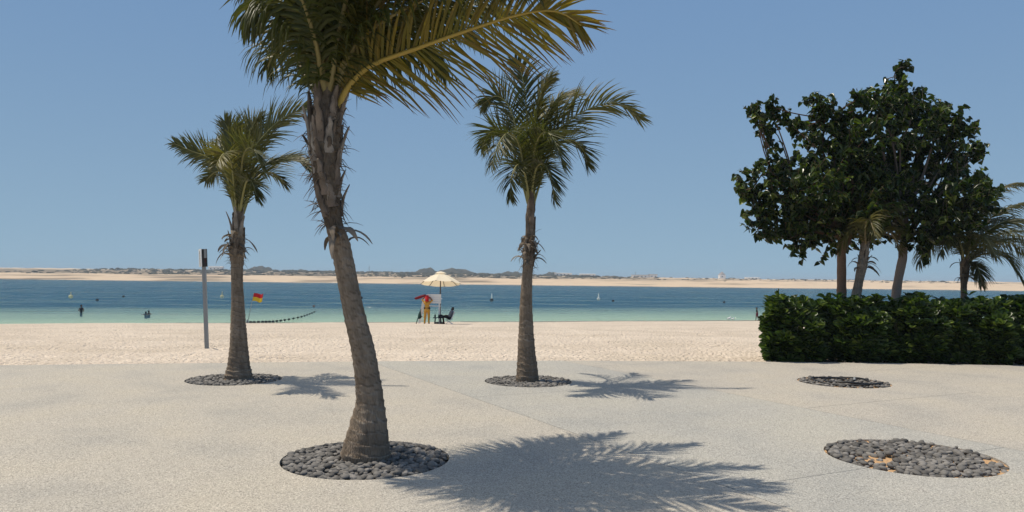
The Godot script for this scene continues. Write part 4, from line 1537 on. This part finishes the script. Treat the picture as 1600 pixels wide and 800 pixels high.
func lifeguard_group() -> void:
	var q := on_beach(678, 505.5)
	var d := -q.z
	var px := d / FOCAL
	var g := q.y
	# ---- white ladder chair, seen from behind
	var cx := at(676, 500, d).x
	var chair := base("lifeguard_chair", Vector3(cx, g, -d), "tall white wooden lifeguard chair with ladder rungs beside the parasol", "lifeguard chair")
	var L := -0.86   # metres from the middle to the ladder foot
	var H := 47.0 * px
	var wood := M.white_paint as StandardMaterial3D
	for leg in [[Vector3(-0.92, 0, 0.3), Vector3(-0.62, H * 0.86, 0.3)], [Vector3(-0.92, 0, -0.5), Vector3(-0.62, H * 0.86, -0.4)], [Vector3(0.50, 0, 0.3), Vector3(0.46, H * 0.95, 0.3)], [Vector3(0.50, 0, -0.5), Vector3(0.46, H * 0.95, -0.4)]]:
		var m := MB.new()
		beam(m, leg[0], leg[1], 0.09, 0.07)
		put("leg", m.mesh(false), wood, chair)
	for k in 6:
		var t := (k + 0.7) / 6.5
		var m := MB.new()
		var xa := lerpf(-0.92, -0.62, t)
		beam(m, Vector3(xa, H * 0.86 * t, 0.27), Vector3(xa + 0.42, H * 0.86 * t, 0.27), 0.06, 0.05)
		put("rung", m.mesh(false), wood, chair)
	var post := MB.new()
	beam(post, Vector3(-0.50, 0, 0.27), Vector3(-0.22, H * 0.9, 0.27), 0.07, 0.06)
	put("ladder_rail", post.mesh(false), wood, chair)
	for k in 5:
		var m := MB.new()
		m.box(Transform3D(Basis(Vector3.RIGHT, -0.1), Vector3(0.10, H * 0.70 + k * H * 0.062, 0.34)), Vector3(1.0, H * 0.055, 0.03))
		put("back_slat", m.mesh(false), wood, chair)
	var seat := MB.new()
	seat.box(Transform3D(Basis(), Vector3(0.02, H * 0.58, -0.06)), Vector3(1.05, 0.05, 0.62))
	put("seat", seat.mesh(false), wood, chair)
	for s in [-0.62, 0.56]:
		var m := MB.new()
		m.box(Transform3D(Basis(), Vector3(s, H * 0.82, -0.02)), Vector3(0.12, 0.04, 0.72))
		put("armrest", m.mesh(false), wood, chair)
	# ---- red rescue tube lying across the arm, and a furled dark flag leaning on the ladder
	var tb := base("rescue_tube", Vector3(cx - 0.85, g + H * 0.86 + 0.02, -d + 0.02), "dark red rescue tube laid across the arm of the white chair", "rescue tube")
	var tm := MB.new()
	var ta := Vector3(-0.42, -0.12, 0.05)
	var te := Vector3(0.38, 0.14, 0.05)
	tm.tube([ta, ta.lerp(te, 0.06), ta.lerp(te, 0.5), ta.lerp(te, 0.94), te], [0.02, 0.085, 0.10, 0.085, 0.02], 10, Color(0.17, 0.015, 0.02))
	put("float", tm.mesh(), M.plain, tb)
	var tsm := MB.new()
	tsm.tube([te, te + Vector3(0.12, -0.05, 0.05), te + Vector3(0.16, -0.22, 0.06)], [0.018, 0.018, 0.018], 6, Color(0.5, 0.4, 0.1))
	put("strap", tsm.mesh(), M.plain, tb)
	var fq := at(652, 505.5, d + 0.1)
	var fl := base("furled_flag", Vector3(fq.x, g, -d + 0.55), "dark green furled flag on a stick leaning against the white chair", "flag")
	var st := MB.new()
	st.tube([Vector3(0, 0, 0), Vector3(0.30, 1.0, -0.1)], [0.03, 0.025], 7, Color(0.02, 0.02, 0.022))
	put("stick", st.mesh(), M.plain, fl)
	var cl := MB.new()
	cl.tube([Vector3(0.10, 0.36, 0), Vector3(0.19, 0.42, -0.02), Vector3(0.25, 0.5, -0.03), Vector3(0.23, 0.68, -0.05), Vector3(0.26, 0.86, -0.08)], [0.03, 0.11, 0.15, 0.09, 0.03], 9, Color(0.012, 0.04, 0.032))
	put("cloth", cl.mesh(), M.plain, fl)
	# ---- lifeguard: back to us, hands up at a wide red hat
	var skin := Color(0.16, 0.085, 0.05)
	var yel := Color(0.55, 0.285, 0.045)
	var S := 44.5 * px / 1.86
	var fx := at(668.5, 500, d).x
	var v := func(x: float, y: float, z := 0.0) -> Vector3: return Vector3(x, y, z) * S
	var red := Color(0.46, 0.012, 0.018)
	var hd: Vector3 = v.call(0.0, 1.66, -0.02)
	var bones := [
		[v.call(-0.10, 0.90), v.call(-0.13, 0.50, -0.02), 0.105 * S, 0.075 * S, yel], [v.call(-0.13, 0.50, -0.02), v.call(-0.15, 0.10, 0.02), 0.075 * S, 0.055 * S, yel], [v.call(-0.15, 0.06, 0.0), v.call(-0.17, 0.035, -0.17), 0.048 * S, 0.035 * S, skin],
		[v.call(0.10, 0.90), v.call(0.12, 0.50, -0.03), 0.105 * S, 0.075 * S, yel], [v.call(0.12, 0.50, -0.03), v.call(0.13, 0.10, 0.01), 0.075 * S, 0.055 * S, yel], [v.call(0.13, 0.06, 0.0), v.call(0.15, 0.035, -0.17), 0.048 * S, 0.035 * S, skin],
		[v.call(-0.05, 0.93), v.call(0.05, 0.93), 0.135 * S, 0.135 * S, yel], [v.call(-0.10, 1.012), v.call(0.10, 1.012), 0.112 * S, 0.112 * S, Color(0.02, 0.015, 0.012)], [v.call(-0.04, 1.10), v.call(0.04, 1.12), 0.125 * S, 0.125 * S, yel], [v.call(-0.09, 1.34), v.call(0.09, 1.34), 0.125 * S, 0.125 * S, yel], [v.call(0, 1.20), v.call(0, 1.30), 0.13 * S, 0.14 * S, yel],
		[v.call(0, 1.42), v.call(0, 1.54), 0.058 * S, 0.055 * S, skin],
		[v.call(-0.18, 1.40), v.call(-0.33, 1.55, -0.05), 0.058 * S, 0.048 * S, yel], [v.call(-0.33, 1.55, -0.05), v.call(-0.20, 1.70, -0.10), 0.045 * S, 0.034 * S, skin], [v.call(-0.20, 1.70, -0.10), v.call(-0.14, 1.74, -0.11), 0.034 * S, 0.03 * S, skin],
		[v.call(0.18, 1.40), v.call(0.32, 1.52, -0.05), 0.058 * S, 0.048 * S, yel], [v.call(0.32, 1.52, -0.05), v.call(0.20, 1.68, -0.10), 0.045 * S, 0.034 * S, skin], [v.call(0.20, 1.68, -0.10), v.call(0.14, 1.73, -0.11), 0.034 * S, 0.03 * S, skin]]
	bones.append_array(head_bones(hd, Vector3(0, 0, -1), skin))
	var pl := person(Vector3(fx, g, -d + 0.62), "person in a yellow uniform and red hat standing behind the white chair", bones, Vector3(0, 0, -1), hd, [[v.call(-0.17, 1.72, -0.105), Vector3(0.9, 0.3, -0.2).normalized(), Vector3(0.2, -0.2, -0.9).normalized()], [v.call(0.17, 1.71, -0.105), Vector3(-0.9, 0.3, -0.2).normalized(), Vector3(-0.2, -0.2, -0.9).normalized()]], skin, 0.024)
	var hat := MB.new()
	hat.lathe([Vector2(0.01, 0.19), Vector2(0.08, 0.18), Vector2(0.118, 0.12), Vector2(0.125, 0.04), Vector2(0.22, -0.03), Vector2(0.225, -0.045), Vector2(0.13, 0.0), Vector2(0.10, 0.1)], hd + Vector3(0, 0.02, 0), 18, red)
	put("hat", hat.mesh(), M.plain, pl)
	var flap := MB.new()
	flap.tube([hd + Vector3(0, 0.02, 0.1), hd + Vector3(0, -0.10, 0.135), hd + Vector3(0, -0.22, 0.13)], [0.10, 0.125, 0.13], 12, red)
	put("neck_flap", flap.mesh(), M.plain, pl)
	# ---- parasol
	var ux := at(687.5, 500, d).x
	var um := base("parasol", Vector3(ux, g, -d), "large cream parasol with brown ribs over the lifeguard's chair", "parasol")
	var topy := (505.5 - 425.5) * px
	var rim := (505.5 - 443.0) * px
	var R := 32.5 * px
	var poly := MB.new()
	poly.tube([Vector3(0, 0, 0), Vector3(0, topy - 0.05, 0)], [0.045, 0.038], 10)
	put("pole", poly.mesh(), M.wood, um)
	var bm := MB.new()
	bm.lathe([Vector2(0.34, -0.02), Vector2(0.34, 0.06), Vector2(0.30, 0.10), Vector2(0.08, 0.12), Vector2(0.07, 0.34), Vector2(0.04, 0.35)], Vector3.ZERO, 18)
	put("base_weight", bm.mesh(), M.wood, um)
	var n := 8
	for k in n:
		var a0 := TAU * (k + 0.15) / n
		var a1 := TAU * (k + 1.15) / n
		var pm := MB.new()
		var rows := 8
		for a in rows + 1:
			for b in 7:
				var t := float(a) / rows
				var s := b / 6.0
				var e0 := Vector3(cos(a0), 0, sin(a0)).lerp(Vector3(cos(a1), 0, sin(a1)), s)
				var y := lerpf(topy - 0.06, rim, pow(t, 1.12)) + 0.05 * sin(PI * t) - 0.05 * sin(PI * s) * t
				pm.p(e0 * R * (0.05 + 0.95 * t) + Vector3(0, y, 0))
		for a in rows:
			for b in 6:
				var i0 := a * 7 + b
				pm.quad(i0, i0 + 7, i0 + 8, i0 + 1)
		put("canopy_panel", pm.mesh(), M.cloth, um)
		var rb := MB.new()
		var e := Vector3(cos(a0), 0, sin(a0))
		var rp := []
		for a in 9:
			var t := a / 8.0
			rp.append(e * R * (0.05 + 0.93 * t) + Vector3(0, lerpf(topy - 0.06, rim, pow(t, 1.12)) + 0.05 * sin(PI * t) - 0.035, 0))
		rb.tube(rp, rp.map(func(_z): return 0.022), 5)
		rb.tube([Vector3(0, rim + 0.25, 0) + e * 0.05, rp[5]], [0.018, 0.018], 5)
		put("rib", rb.mesh(), M.wood, um)
	var hub := Vector3(0, topy - 0.1, 0)
	for o in um.get_children():
		if o.name.begins_with("canopy") or o.name.begins_with("rib"):
			o.transform = Transform3D(Basis(), hub) * Transform3D(Basis(Vector3.RIGHT, deg_to_rad(-9.0)), Vector3.ZERO) * Transform3D(Basis(), -hub)
	var vent := MB.new()
	vent.lathe([Vector2(0.42, topy - 0.08), Vector2(0.22, topy + 0.02), Vector2(0.02, topy + 0.06)], Vector3.ZERO, 16)
	put("vent_cap", vent.mesh(), M.cloth, um)
	# ---- small dark table with things on it, seat and seated person
	var tx := at(686, 500, d).x
	var tbm := base("side_table", Vector3(tx, g, -d + 0.75), "low black table with bottles at the foot of the parasol", "table")
	var tt := MB.new()
	tt.lathe([Vector2(0.0, 0.46), Vector2(0.36, 0.46), Vector2(0.37, 0.44), Vector2(0.36, 0.42), Vector2(0.0, 0.42)], Vector3.ZERO, 16)
	put("table_top", tt.mesh(), M.black, tbm)
	for k in 4:
		var a := TAU * (k + 0.5) / 4
		var m := MB.new()
		beam(m, Vector3(cos(a) * 0.32, 0, sin(a) * 0.32), Vector3(cos(a) * 0.26, 0.43, sin(a) * 0.26), 0.045, 0.045)
		put("leg", m.mesh(false), M.black, tbm)
	var bi := 0
	for bx in [[-0.2, 0.05, 0.055, 0.24, "tall dark green bottle standing on the low black table"], [0.04, -0.1, 0.05, 0.20, "dark flask standing on the low black table near the parasol pole"], [0.22, 0.1, 0.11, 0.17, "black bag standing on the low black table"]]:
		var bo := base("bottle" if bx[2] < 0.1 else "bag", Vector3(tx + bx[0], g + 0.46, -d + 0.75 + bx[1]), bx[4], "bottle" if bx[2] < 0.1 else "bag")
		var m := MB.new()
		if bx[2] < 0.1:
			m.lathe([Vector2(0, 0), Vector2(bx[2], 0), Vector2(bx[2], bx[3] * 0.62), Vector2(bx[2] * 0.4, bx[3] * 0.8), Vector2(bx[2] * 0.38, bx[3]), Vector2(0, bx[3])], Vector3.ZERO, 10, Color(0.012, 0.03, 0.02))
		else:
			m.lathe([Vector2(0, 0), Vector2(0.15, 0), Vector2(0.17, 0.08), Vector2(0.13, 0.17), Vector2(0.04, 0.22), Vector2(0, 0.22)], Vector3.ZERO, 9, Color(0.012, 0.012, 0.016))
		put("shell", m.mesh(), M.plain, bo)
		var c2 := MB.new()
		c2.lathe([Vector2(0, bx[3]), Vector2(bx[2] * 0.45, bx[3]), Vector2(bx[2] * 0.45, bx[3] + 0.03), Vector2(0, bx[3] + 0.03)], Vector3.ZERO, 8, Color(0.03, 0.03, 0.03))
		put("cap" if bx[2] < 0.1 else "handle", c2.mesh(), M.plain, bo)
		bi += 1
	var sx := at(702, 500, d).x
	var ch := base("beach_chair", Vector3(sx, g, -d + 0.6), "low folding beach chair with thin pale legs under the seated person", "chair")
	for z in [-0.26, 0.26]:
		for lg in [[Vector3(-0.22, 0, z), Vector3(0.28, 0.36, z)], [Vector3(0.30, 0, z), Vector3(-0.22, 0.34, z)], [Vector3(0.16, 0.26, z), Vector3(0.40, 0.86, z)]]:
			var m := MB.new()
			m.tube([lg[0], lg[1]], [0.016, 0.016], 6)
			put("frame_tube", m.mesh(), M.white_paint, ch)
	var fab := MB.new()
	fab.face(Vector3(-0.24, 0.335, -0.25), Vector3(-0.24, 0.335, 0.25), Vector3(0.18, 0.29, 0.25), Vector3(0.18, 0.29, -0.25))
	put("seat", fab.mesh(), M.steel, ch)
	var fab2 := MB.new()
	fab2.face(Vector3(0.18, 0.30, -0.25), Vector3(0.18, 0.30, 0.25), Vector3(0.40, 0.85, 0.25), Vector3(0.40, 0.85, -0.25))
	put("backrest", fab2.mesh(), M.steel, ch)
	var shirt := Color(0.155, 0.165, 0.195)
	var dk := Color(0.016, 0.015, 0.018)
	var sk := Color(0.045, 0.025, 0.017)
	var hs := Vector3(0.26, 1.05, 0)
	var sb := [
		[Vector3(0.06, 0.44, -0.06), Vector3(0.06, 0.44, 0.06), 0.13, 0.13, dk], [Vector3(0.10, 0.52, 0), Vector3(0.22, 0.80, 0), 0.15, 0.165, shirt], [Vector3(0.22, 0.82, -0.13), Vector3(0.22, 0.82, 0.13), 0.085, 0.085, shirt], [Vector3(0.23, 0.86, 0), Vector3(0.25, 0.98, 0), 0.058, 0.055, sk],
		[Vector3(0.02, 0.43, 0.10), Vector3(-0.38, 0.55, 0.13), 0.09, 0.068, dk], [Vector3(-0.38, 0.55, 0.13), Vector3(-0.30, 0.10, 0.12), 0.062, 0.045, sk], [Vector3(-0.30, 0.05, 0.12), Vector3(-0.46, 0.035, 0.14), 0.042, 0.034, sk],
		[Vector3(0.02, 0.43, -0.10), Vector3(-0.40, 0.52, -0.12), 0.09, 0.068, dk], [Vector3(-0.40, 0.52, -0.12), Vector3(-0.36, 0.10, -0.12), 0.062, 0.045, sk], [Vector3(-0.36, 0.05, -0.12), Vector3(-0.52, 0.035, -0.13), 0.042, 0.034, sk],
		[Vector3(0.21, 0.80, 0.20), Vector3(0.04, 0.58, 0.25), 0.06, 0.05, shirt], [Vector3(0.04, 0.58, 0.25), Vector3(-0.20, 0.60, 0.20), 0.045, 0.034, sk], [Vector3(-0.20, 0.60, 0.20), Vector3(-0.27, 0.60, 0.18), 0.034, 0.03, sk],
		[Vector3(0.21, 0.80, -0.20), Vector3(0.04, 0.58, -0.25), 0.06, 0.05, shirt], [Vector3(0.04, 0.58, -0.25), Vector3(-0.20, 0.60, -0.20), 0.045, 0.034, sk], [Vector3(-0.20, 0.60, -0.20), Vector3(-0.27, 0.60, -0.18), 0.034, 0.03, sk]]
	sb.append_array(head_bones(hs, Vector3(-1, 0, 0), sk))
	person(Vector3(sx, g, -d + 0.6), "person in a grey shirt reclining in a low beach chair", sb, Vector3(-1, 0, 0), hs, [[Vector3(-0.24, 0.60, 0.19), Vector3(-1, -0.1, 0).normalized(), Vector3(0, 0, 1)], [Vector3(-0.24, 0.60, -0.19), Vector3(-1, -0.1, 0).normalized(), Vector3(0, 0, -1)]], sk, 0.024, [[hs + Vector3(0.03, 0.06, 0), hs + Vector3(0.05, -0.02, 0), 0.085, 0.07, dk]])

func beam(m: MB, a: Vector3, b: Vector3, w: float, h: float) -> void:
	var y := (b - a).normalized()
	var x := y.cross(Vector3.BACK).normalized() if absf(y.z) < 0.9 else Vector3.RIGHT
	m.box(Transform3D(Basis(x, y, x.cross(y)), (a + b) * 0.5), Vector3(w, (b - a).length(), h))

func signpost() -> void:
	var q := on_beach(323.5, 545)
	var d := -q.z
	var top := at(317.8, 389, d)
	var t := base("signpost", q, "thin grey signpost with a narrow black and white sign on the sand", "signpost")
	var h := top.y - q.y
	var lean := top.x - q.x
	var v := func(x: float, f: float, z: float) -> Vector3: return Vector3(lean * f + x, h * f, z)
	var pm := MB.new()
	beam(pm, Vector3(0, -0.1, 0), v.call(0.0, 0.96, 0.0), 0.082, 0.082)
	put("post", pm.mesh(false), M.steel, t)
	var up: Vector3 = v.call(0, 1, 0).normalized()
	var tilt := Basis(up.cross(Vector3.BACK).normalized(), up, Vector3.BACK)
	var bm := MB.new()
	bm.box(Transform3D(tilt, v.call(0.045, 0.91, 0.062)), Vector3(0.135, h * 0.178, 0.03))
	put("black_panel", bm.mesh(false), M.black, t)
	var gm := MB.new()
	gm.box(Transform3D(tilt, v.call(0.077, 0.953, 0.082)), Vector3(0.062, h * 0.088, 0.016))
	put("grey_plate", gm.mesh(false), M.steel, t)
	var rm := MB.new()
	rm.box(Transform3D(tilt, v.call(0.068, 0.885, 0.081)), Vector3(0.014, h * 0.05, 0.012), Color(0.10, 0.03, 0.025))
	put("red_mark", rm.mesh(false), M.plain, t)
	var wt := tilt * Basis(Vector3.UP, deg_to_rad(-58))
	var wm := MB.new()
	var wc: Vector3 = v.call(-0.095, 0.91, -0.02)
	wm.box(Transform3D(wt, wc), Vector3(0.30, h * 0.178, 0.02))
	put("white_panel", wm.mesh(false), M.white_paint, t)
	for k in 3:
		var sm := MB.new()
		var c: Vector3 = wc + wt * Vector3(0, h * (0.045 - 0.052 * k), 0.013)
		sm.box(Transform3D(wt, c), Vector3(0.05, 0.07, 0.004), Color(0.03, 0.03, 0.035))
		sm.box(Transform3D(wt, c + wt * Vector3(0, 0.052, 0)), Vector3(0.03, 0.03, 0.004), Color(0.03, 0.03, 0.035))
		sm.box(Transform3D(wt, c + wt * Vector3(0, -0.055, 0)), Vector3(0.16, 0.008, 0.004), Color(0.03, 0.03, 0.035))
		put("pictogram", sm.mesh(false), M.plain, t)

func flag_and_line() -> void:
	var q := on_beach(386.5, 503.5)
	var d := -q.z
	var px := d / FOCAL
	var t := base("beach_flag", q, "red and yellow flag flying from a slanting pole at the waterline", "flag")
	var tip := at(396.5, 458, d) - q
	var pm := MB.new()
	pm.tube([Vector3(0, -0.2, 0), tip], [0.035, 0.022], 7)
	put("pole", pm.mesh(), M.steel, t)
	var bm := MB.new()
	bm.lathe([Vector2(0.14, -0.05), Vector2(0.14, 0.12), Vector2(0.05, 0.3), Vector2(0.03, 0.3)], Vector3.ZERO, 10)
	put("base_block", bm.mesh(), M.steel, t)
	var W := 16.5 * px
	var H := 12.0 * px
	var along := Vector3(1.0, -0.12, 0.1).normalized()
	var updir := tip.normalized()
	for band in 2:
		var fm := MB.new()
		for a in 5:
			for b in 13:
				var u := b / 12.0
				var vv := (band + a / 4.0) * 0.5
				var p: Vector3 = tip - updir * vv * H + along * u * W + Vector3(0, 0.10 * sin(u * 7.0) * u + (vv - 0.5) * -0.10 * u * H, 0.16 * sin(u * 8.0 + vv) * u)
				fm.p(p, [Color(0.52, 0.008, 0.012), Color(0.76, 0.50, 0.02)][band])
		for a in 4:
			for b in 12:
				var i0 := a * 13 + b
				fm.quad(i0, i0 + 13, i0 + 14, i0 + 1)
		put(["red_band", "yellow_band"][band], fm.mesh(), M.plain, t)
	# the float line that marks the swimming area
	var way := []
	for c in [[392, 503.0], [410, 502.8], [428, 502.0], [448, 499.5], [470, 495.0], [484, 490.5], [494, 486.0]]:
		way.append(on_level(c[0], c[1], SEA + 0.03))
	way[0] = q + Vector3(0.25, 0.05, 0)
	var fine := smooth_path(way, 60)
	for k in fine.size():
		fine[k].y = maxf(fine[k].y, land(fine[k].x, -fine[k].z) + 0.03)
	var rl := base("float_line", way[0], "rope of small dark floats running from the flag into the shallows", "float line")
	var rm := MB.new()
	rm.tube(fine, fine.map(func(_z): return 0.025), 5, Color(0.03, 0.06, 0.05))
	part("rope", rm, M.plain, rl)
	var k := 1
	while k < 58:
		var fm := MB.new()
		var a: Vector3 = fine[k]
		var dir: Vector3 = (fine[k + 1] - a).normalized()
		fm.tube([a - dir * 0.15, a - dir * 0.11, a + dir * 0.11, a + dir * 0.15], [0.04, 0.11, 0.11, 0.04], 8, Color(0.02, 0.025, 0.03))
		part("float", fm, M.plain, rl)
		k += 3

func bathers() -> void:
	var tan := Color(0.13, 0.065, 0.04)
	var dark := Color(0.012, 0.014, 0.02)
	# woman walking along the water's edge
	var q := on_beach(1182.5, 500.8)
	if q.y < SEA: q.y = SEA
	var S := 20.8 * -q.z / FOCAL / 1.70
	var v := func(x: float, y: float, z := 0.0) -> Vector3: return Vector3(x, y, z) * S
	var top := Color(0.012, 0.03, 0.03)
	var bot := Color(0.15, 0.03, 0.04)
	var hd: Vector3 = v.call(-0.03, 1.56)
	var b := [
		[v.call(0.06, 0.88, 0.08), v.call(0.08, 0.47, 0.08), 0.095 * S, 0.062 * S, bot], [v.call(0.08, 0.47, 0.08), v.call(0.20, 0.08, 0.08), 0.06 * S, 0.042 * S, tan], [v.call(0.20, 0.06, 0.08), v.call(0.06, 0.03, 0.09), 0.036 * S, 0.03 * S, tan],
		[v.call(0.04, 0.88, -0.08), v.call(-0.06, 0.48, -0.08), 0.095 * S, 0.062 * S, bot], [v.call(-0.06, 0.48, -0.08), v.call(-0.08, 0.08, -0.08), 0.06 * S, 0.042 * S, tan], [v.call(-0.08, 0.06, -0.08), v.call(-0.22, 0.03, -0.09), 0.036 * S, 0.03 * S, tan],
		[v.call(0.05, 0.92, -0.05), v.call(0.05, 0.92, 0.05), 0.125 * S, 0.125 * S, bot], [v.call(0.04, 1.05), v.call(0.0, 1.24), 0.105 * S, 0.13 * S, top], [v.call(0.0, 1.32, -0.11), v.call(0.0, 1.32, 0.11), 0.07 * S, 0.07 * S, top], [v.call(-0.01, 1.36), v.call(-0.02, 1.46), 0.05 * S, 0.048 * S, tan],
		[v.call(0.02, 1.31, 0.17), v.call(0.06, 1.06, 0.20), 0.046 * S, 0.036 * S, tan], [v.call(0.06, 1.06, 0.20), v.call(-0.18, 0.98, 0.18), 0.035 * S, 0.028 * S, tan], [v.call(-0.18, 0.98, 0.18), v.call(-0.24, 0.97, 0.17), 0.03 * S, 0.026 * S, tan],
		[v.call(0.02, 1.31, -0.17), v.call(0.10, 1.06, -0.20), 0.046 * S, 0.036 * S, tan], [v.call(0.10, 1.06, -0.20), v.call(-0.02, 0.84, -0.20), 0.035 * S, 0.028 * S, tan], [v.call(-0.02, 0.84, -0.20), v.call(-0.04, 0.78, -0.20), 0.03 * S, 0.026 * S, tan]]
	b.append_array(head_bones(hd, Vector3(-1, 0, 0), tan))
	person(q, "person in dark top and red shorts walking along the water's edge", b, Vector3(-1, 0, 0), hd, [[v.call(-0.22, 0.97, 0.175), Vector3(-1, -0.1, 0).normalized(), Vector3(0, 0, 1)], [v.call(-0.03, 0.80, -0.20), Vector3(-0.2, -1, 0).normalized(), Vector3(-1, 0.2, 0).normalized()]], tan, 0.026, [[hd + Vector3(0.03, 0.05, 0), hd + Vector3(0.06, -0.08, 0), 0.09, 0.06, dark]])
	# bather standing waist deep
	var w := on_level(127, 487.3, SEA)
	var hh: Vector3 = Vector3(0, 0.74, 0)
	var wb := [[Vector3(0, -0.9, 0), Vector3(0, -0.1, 0), 0.13, 0.14, dark], [Vector3(0, 0.0, 0), Vector3(0, 0.28, 0), 0.14, 0.17, dark], [Vector3(-0.13, 0.42, 0), Vector3(0.13, 0.42, 0), 0.09, 0.09, dark], [Vector3(0, 0.46, 0), Vector3(0, 0.62, 0), 0.058, 0.055, tan],
		[Vector3(-0.2, 0.42, 0), Vector3(-0.30, 0.16, 0.03), 0.058, 0.046, tan], [Vector3(-0.30, 0.16, 0.03), Vector3(-0.16, 0.02, -0.12), 0.044, 0.034, tan], [Vector3(0.2, 0.42, 0), Vector3(0.30, 0.16, 0.03), 0.058, 0.046, tan], [Vector3(0.30, 0.16, 0.03), Vector3(0.18, 0.02, -0.12), 0.044, 0.034, tan]]
	wb.append_array(head_bones(hh, Vector3(0.6, 0, -0.8), tan))
	person(w, "person in a dark top standing waist deep in the sea", wb, Vector3(0.6, 0, -0.8), hh, [], tan, 0.026, [[hh + Vector3(-0.02, 0.05, 0.02), hh + Vector3(-0.04, -0.03, 0.04), 0.095, 0.075, dark]])
	# two swimmers side by side, heads and shoulders out
	for k in 2:
		var p := on_level([228.0, 232.5][k], [491.6, 490.8][k], SEA)
		var c := Vector3(0, [0.22, 0.28][k], 0)
		var look := Vector3([-0.7, 0.7][k], 0, -0.7)
		var nb := [[Vector3(-0.14, 0.0, 0), Vector3(0.14, 0.0, 0), 0.10, 0.10, tan], [Vector3(0, -0.5, 0), Vector3(0, 0, 0), 0.15, 0.16, dark], [Vector3(0, 0.06, 0), c - Vector3(0, 0.05, 0), 0.06, 0.055, tan], [Vector3(0.2, 0.0, 0), Vector3(0.42, 0.0, 0.1), 0.05, 0.04, tan], [Vector3(-0.2, 0.0, 0), Vector3(-0.42, 0.0, 0.1), 0.05, 0.04, tan]]
		nb.append_array(head_bones(c, look, tan))
		person(p, ["person swimming with bare shoulders just above the water", "person with wet dark hair swimming beside another swimmer"][k], nb, look, c, [], tan, 0.028, [[c + Vector3(0, 0.06, 0.03), c + Vector3(0, -0.03, 0.05), 0.10, 0.08, dark]])
	# white birds on the wet sand
	for k in 2:
		var p := on_beach([1139.2, 1145.0][k], 499.9)
		if p.y < SEA: p.y = SEA
		var s: float = [1.0, 0.72][k]
		var bd := base("seabird", p, ["larger white seabird resting at the water's edge", "smaller white seabird beside the larger one at the water's edge"][k], "bird", "white birds at the waterline")
		var white := Color(0.80, 0.80, 0.78)
		var m := body([[Vector3(-0.16, 0.16, 0) * s, Vector3(0.10, 0.20, 0) * s, 0.08 * s, 0.12 * s, white], [Vector3(0.12, 0.24, 0) * s, Vector3(0.15, 0.34, 0) * s, 0.06 * s, 0.05 * s, white], [Vector3(0.15, 0.37, 0) * s, Vector3(0.17, 0.37, 0) * s, 0.055 * s, 0.05 * s, white], [Vector3(-0.16, 0.16, 0) * s, Vector3(-0.32, 0.12, 0) * s, 0.05 * s, 0.02 * s, Color(0.3, 0.3, 0.3)]], 0.025 * s, 0.03)
		put("body", m.mesh(), M.plain, bd)
		var bk := MB.new()
		bk.tube([Vector3(0.20, 0.37, 0) * s, Vector3(0.30, 0.35, 0) * s], [0.018 * s, 0.004 * s], 5, Color(0.45, 0.2, 0.03))
		put("beak", bk.mesh(), M.plain, bd)
		for z in [-0.04, 0.04]:
			var lg := MB.new()
			lg.tube([Vector3(0, -0.02, z) * s, Vector3(0, 0.12, z) * s], [0.008 * s, 0.008 * s], 4, Color(0.3, 0.15, 0.03))
			put("leg", lg.mesh(), M.plain, bd)

func buoys() -> void:
	# slim marker buoys: pale pole on a dark float
	for b in [[768.3, 469.5, 11, "slim white marker buoy on a dark float beyond the parasol", 0], [935.2, 467.5, 9, "white marker buoy with a pale float beside a low dark ball buoy", 1], [347, 464.0, 9, "yellowish marker buoy between the signpost and the short palm", 2], [110.5, 464.0, 8, "yellowish marker buoy out beyond the waist deep bather", 2], [1548.5, 473.0, 8, "yellowish marker buoy showing over the hedge by the windswept palm", 2]]:
		var p := on_level(b[0], b[1], SEA)
		var px := -p.z / FOCAL
		var o := base("marker_buoy", p, b[3], "buoy", "marker buoys on the water")
		var fc: Color = [Color(0.02, 0.02, 0.025), Color(0.55, 0.55, 0.55), Color(0.62, 0.55, 0.32)][b[4]]
		var m := MB.new()
		var h: float = b[2] * px
		m.lathe([Vector2(0.02, -0.35), Vector2(0.30, -0.25), Vector2(0.40, 0.0), Vector2(0.36, 0.25), Vector2(0.14, 0.42), Vector2(0.10, 0.5)], Vector3.ZERO, 14, fc)
		put("float", m.mesh(), M.plain, o)
		var m2 := MB.new()
		m2.lathe([Vector2(0.15, 0.4), Vector2(0.11, h * 0.7), Vector2(0.06, h), Vector2(0.0, h)], Vector3.ZERO, 10, Color(0.75, 0.75, 0.72) if b[4] < 2 else Color(0.45, 0.42, 0.30))
		put("pole", m2.mesh(), M.plain, o)
	for b in [[152, 469.8, 5, "dark ball buoy floating behind the waist deep bather"], [193, 464.2, 4, "small dark ball buoy floating far out towards the signpost"], [564.5, 466.2, 5, "dark ball buoy beside the leaning palm trunk"], [958, 471.0, 4.5, "dark ball buoy to the shore side of the pale marker buoy"], [1131.5, 473.0, 4, "dark ball buoy floating out beyond the white birds"], [490.5, 479.6, 4.5, "dark red ball buoy at the seaward end of the float line"]]:
		var p := on_level(b[0], b[1], SEA)
		var px := -p.z / FOCAL
		var o := base("ball_buoy", p, b[3], "buoy", "ball buoys on the water")
		var r: float = b[2] * px * 0.5
		var m := MB.new()
		var prof := []
		for k in 9:
			var a := -PI * 0.5 + PI * k / 8.0
			prof.append(Vector2(maxf(cos(a) * r, 0.005), sin(a) * r * 0.85 + r * 0.35))
		m.lathe(prof, Vector3.ZERO, 14, Color(0.015, 0.015, 0.02) if b[0] != 490.5 else Color(0.06, 0.012, 0.015))
		put("ball", m.mesh(), M.plain, o)
		var m2 := MB.new()
		m2.tube([Vector3(0, r * 1.15, 0), Vector3(0, r * 1.4, 0)], [r * 0.18, r * 0.12], 7, Color(0.05, 0.05, 0.05))
		put("eyelet", m2.mesh(), M.plain, o)
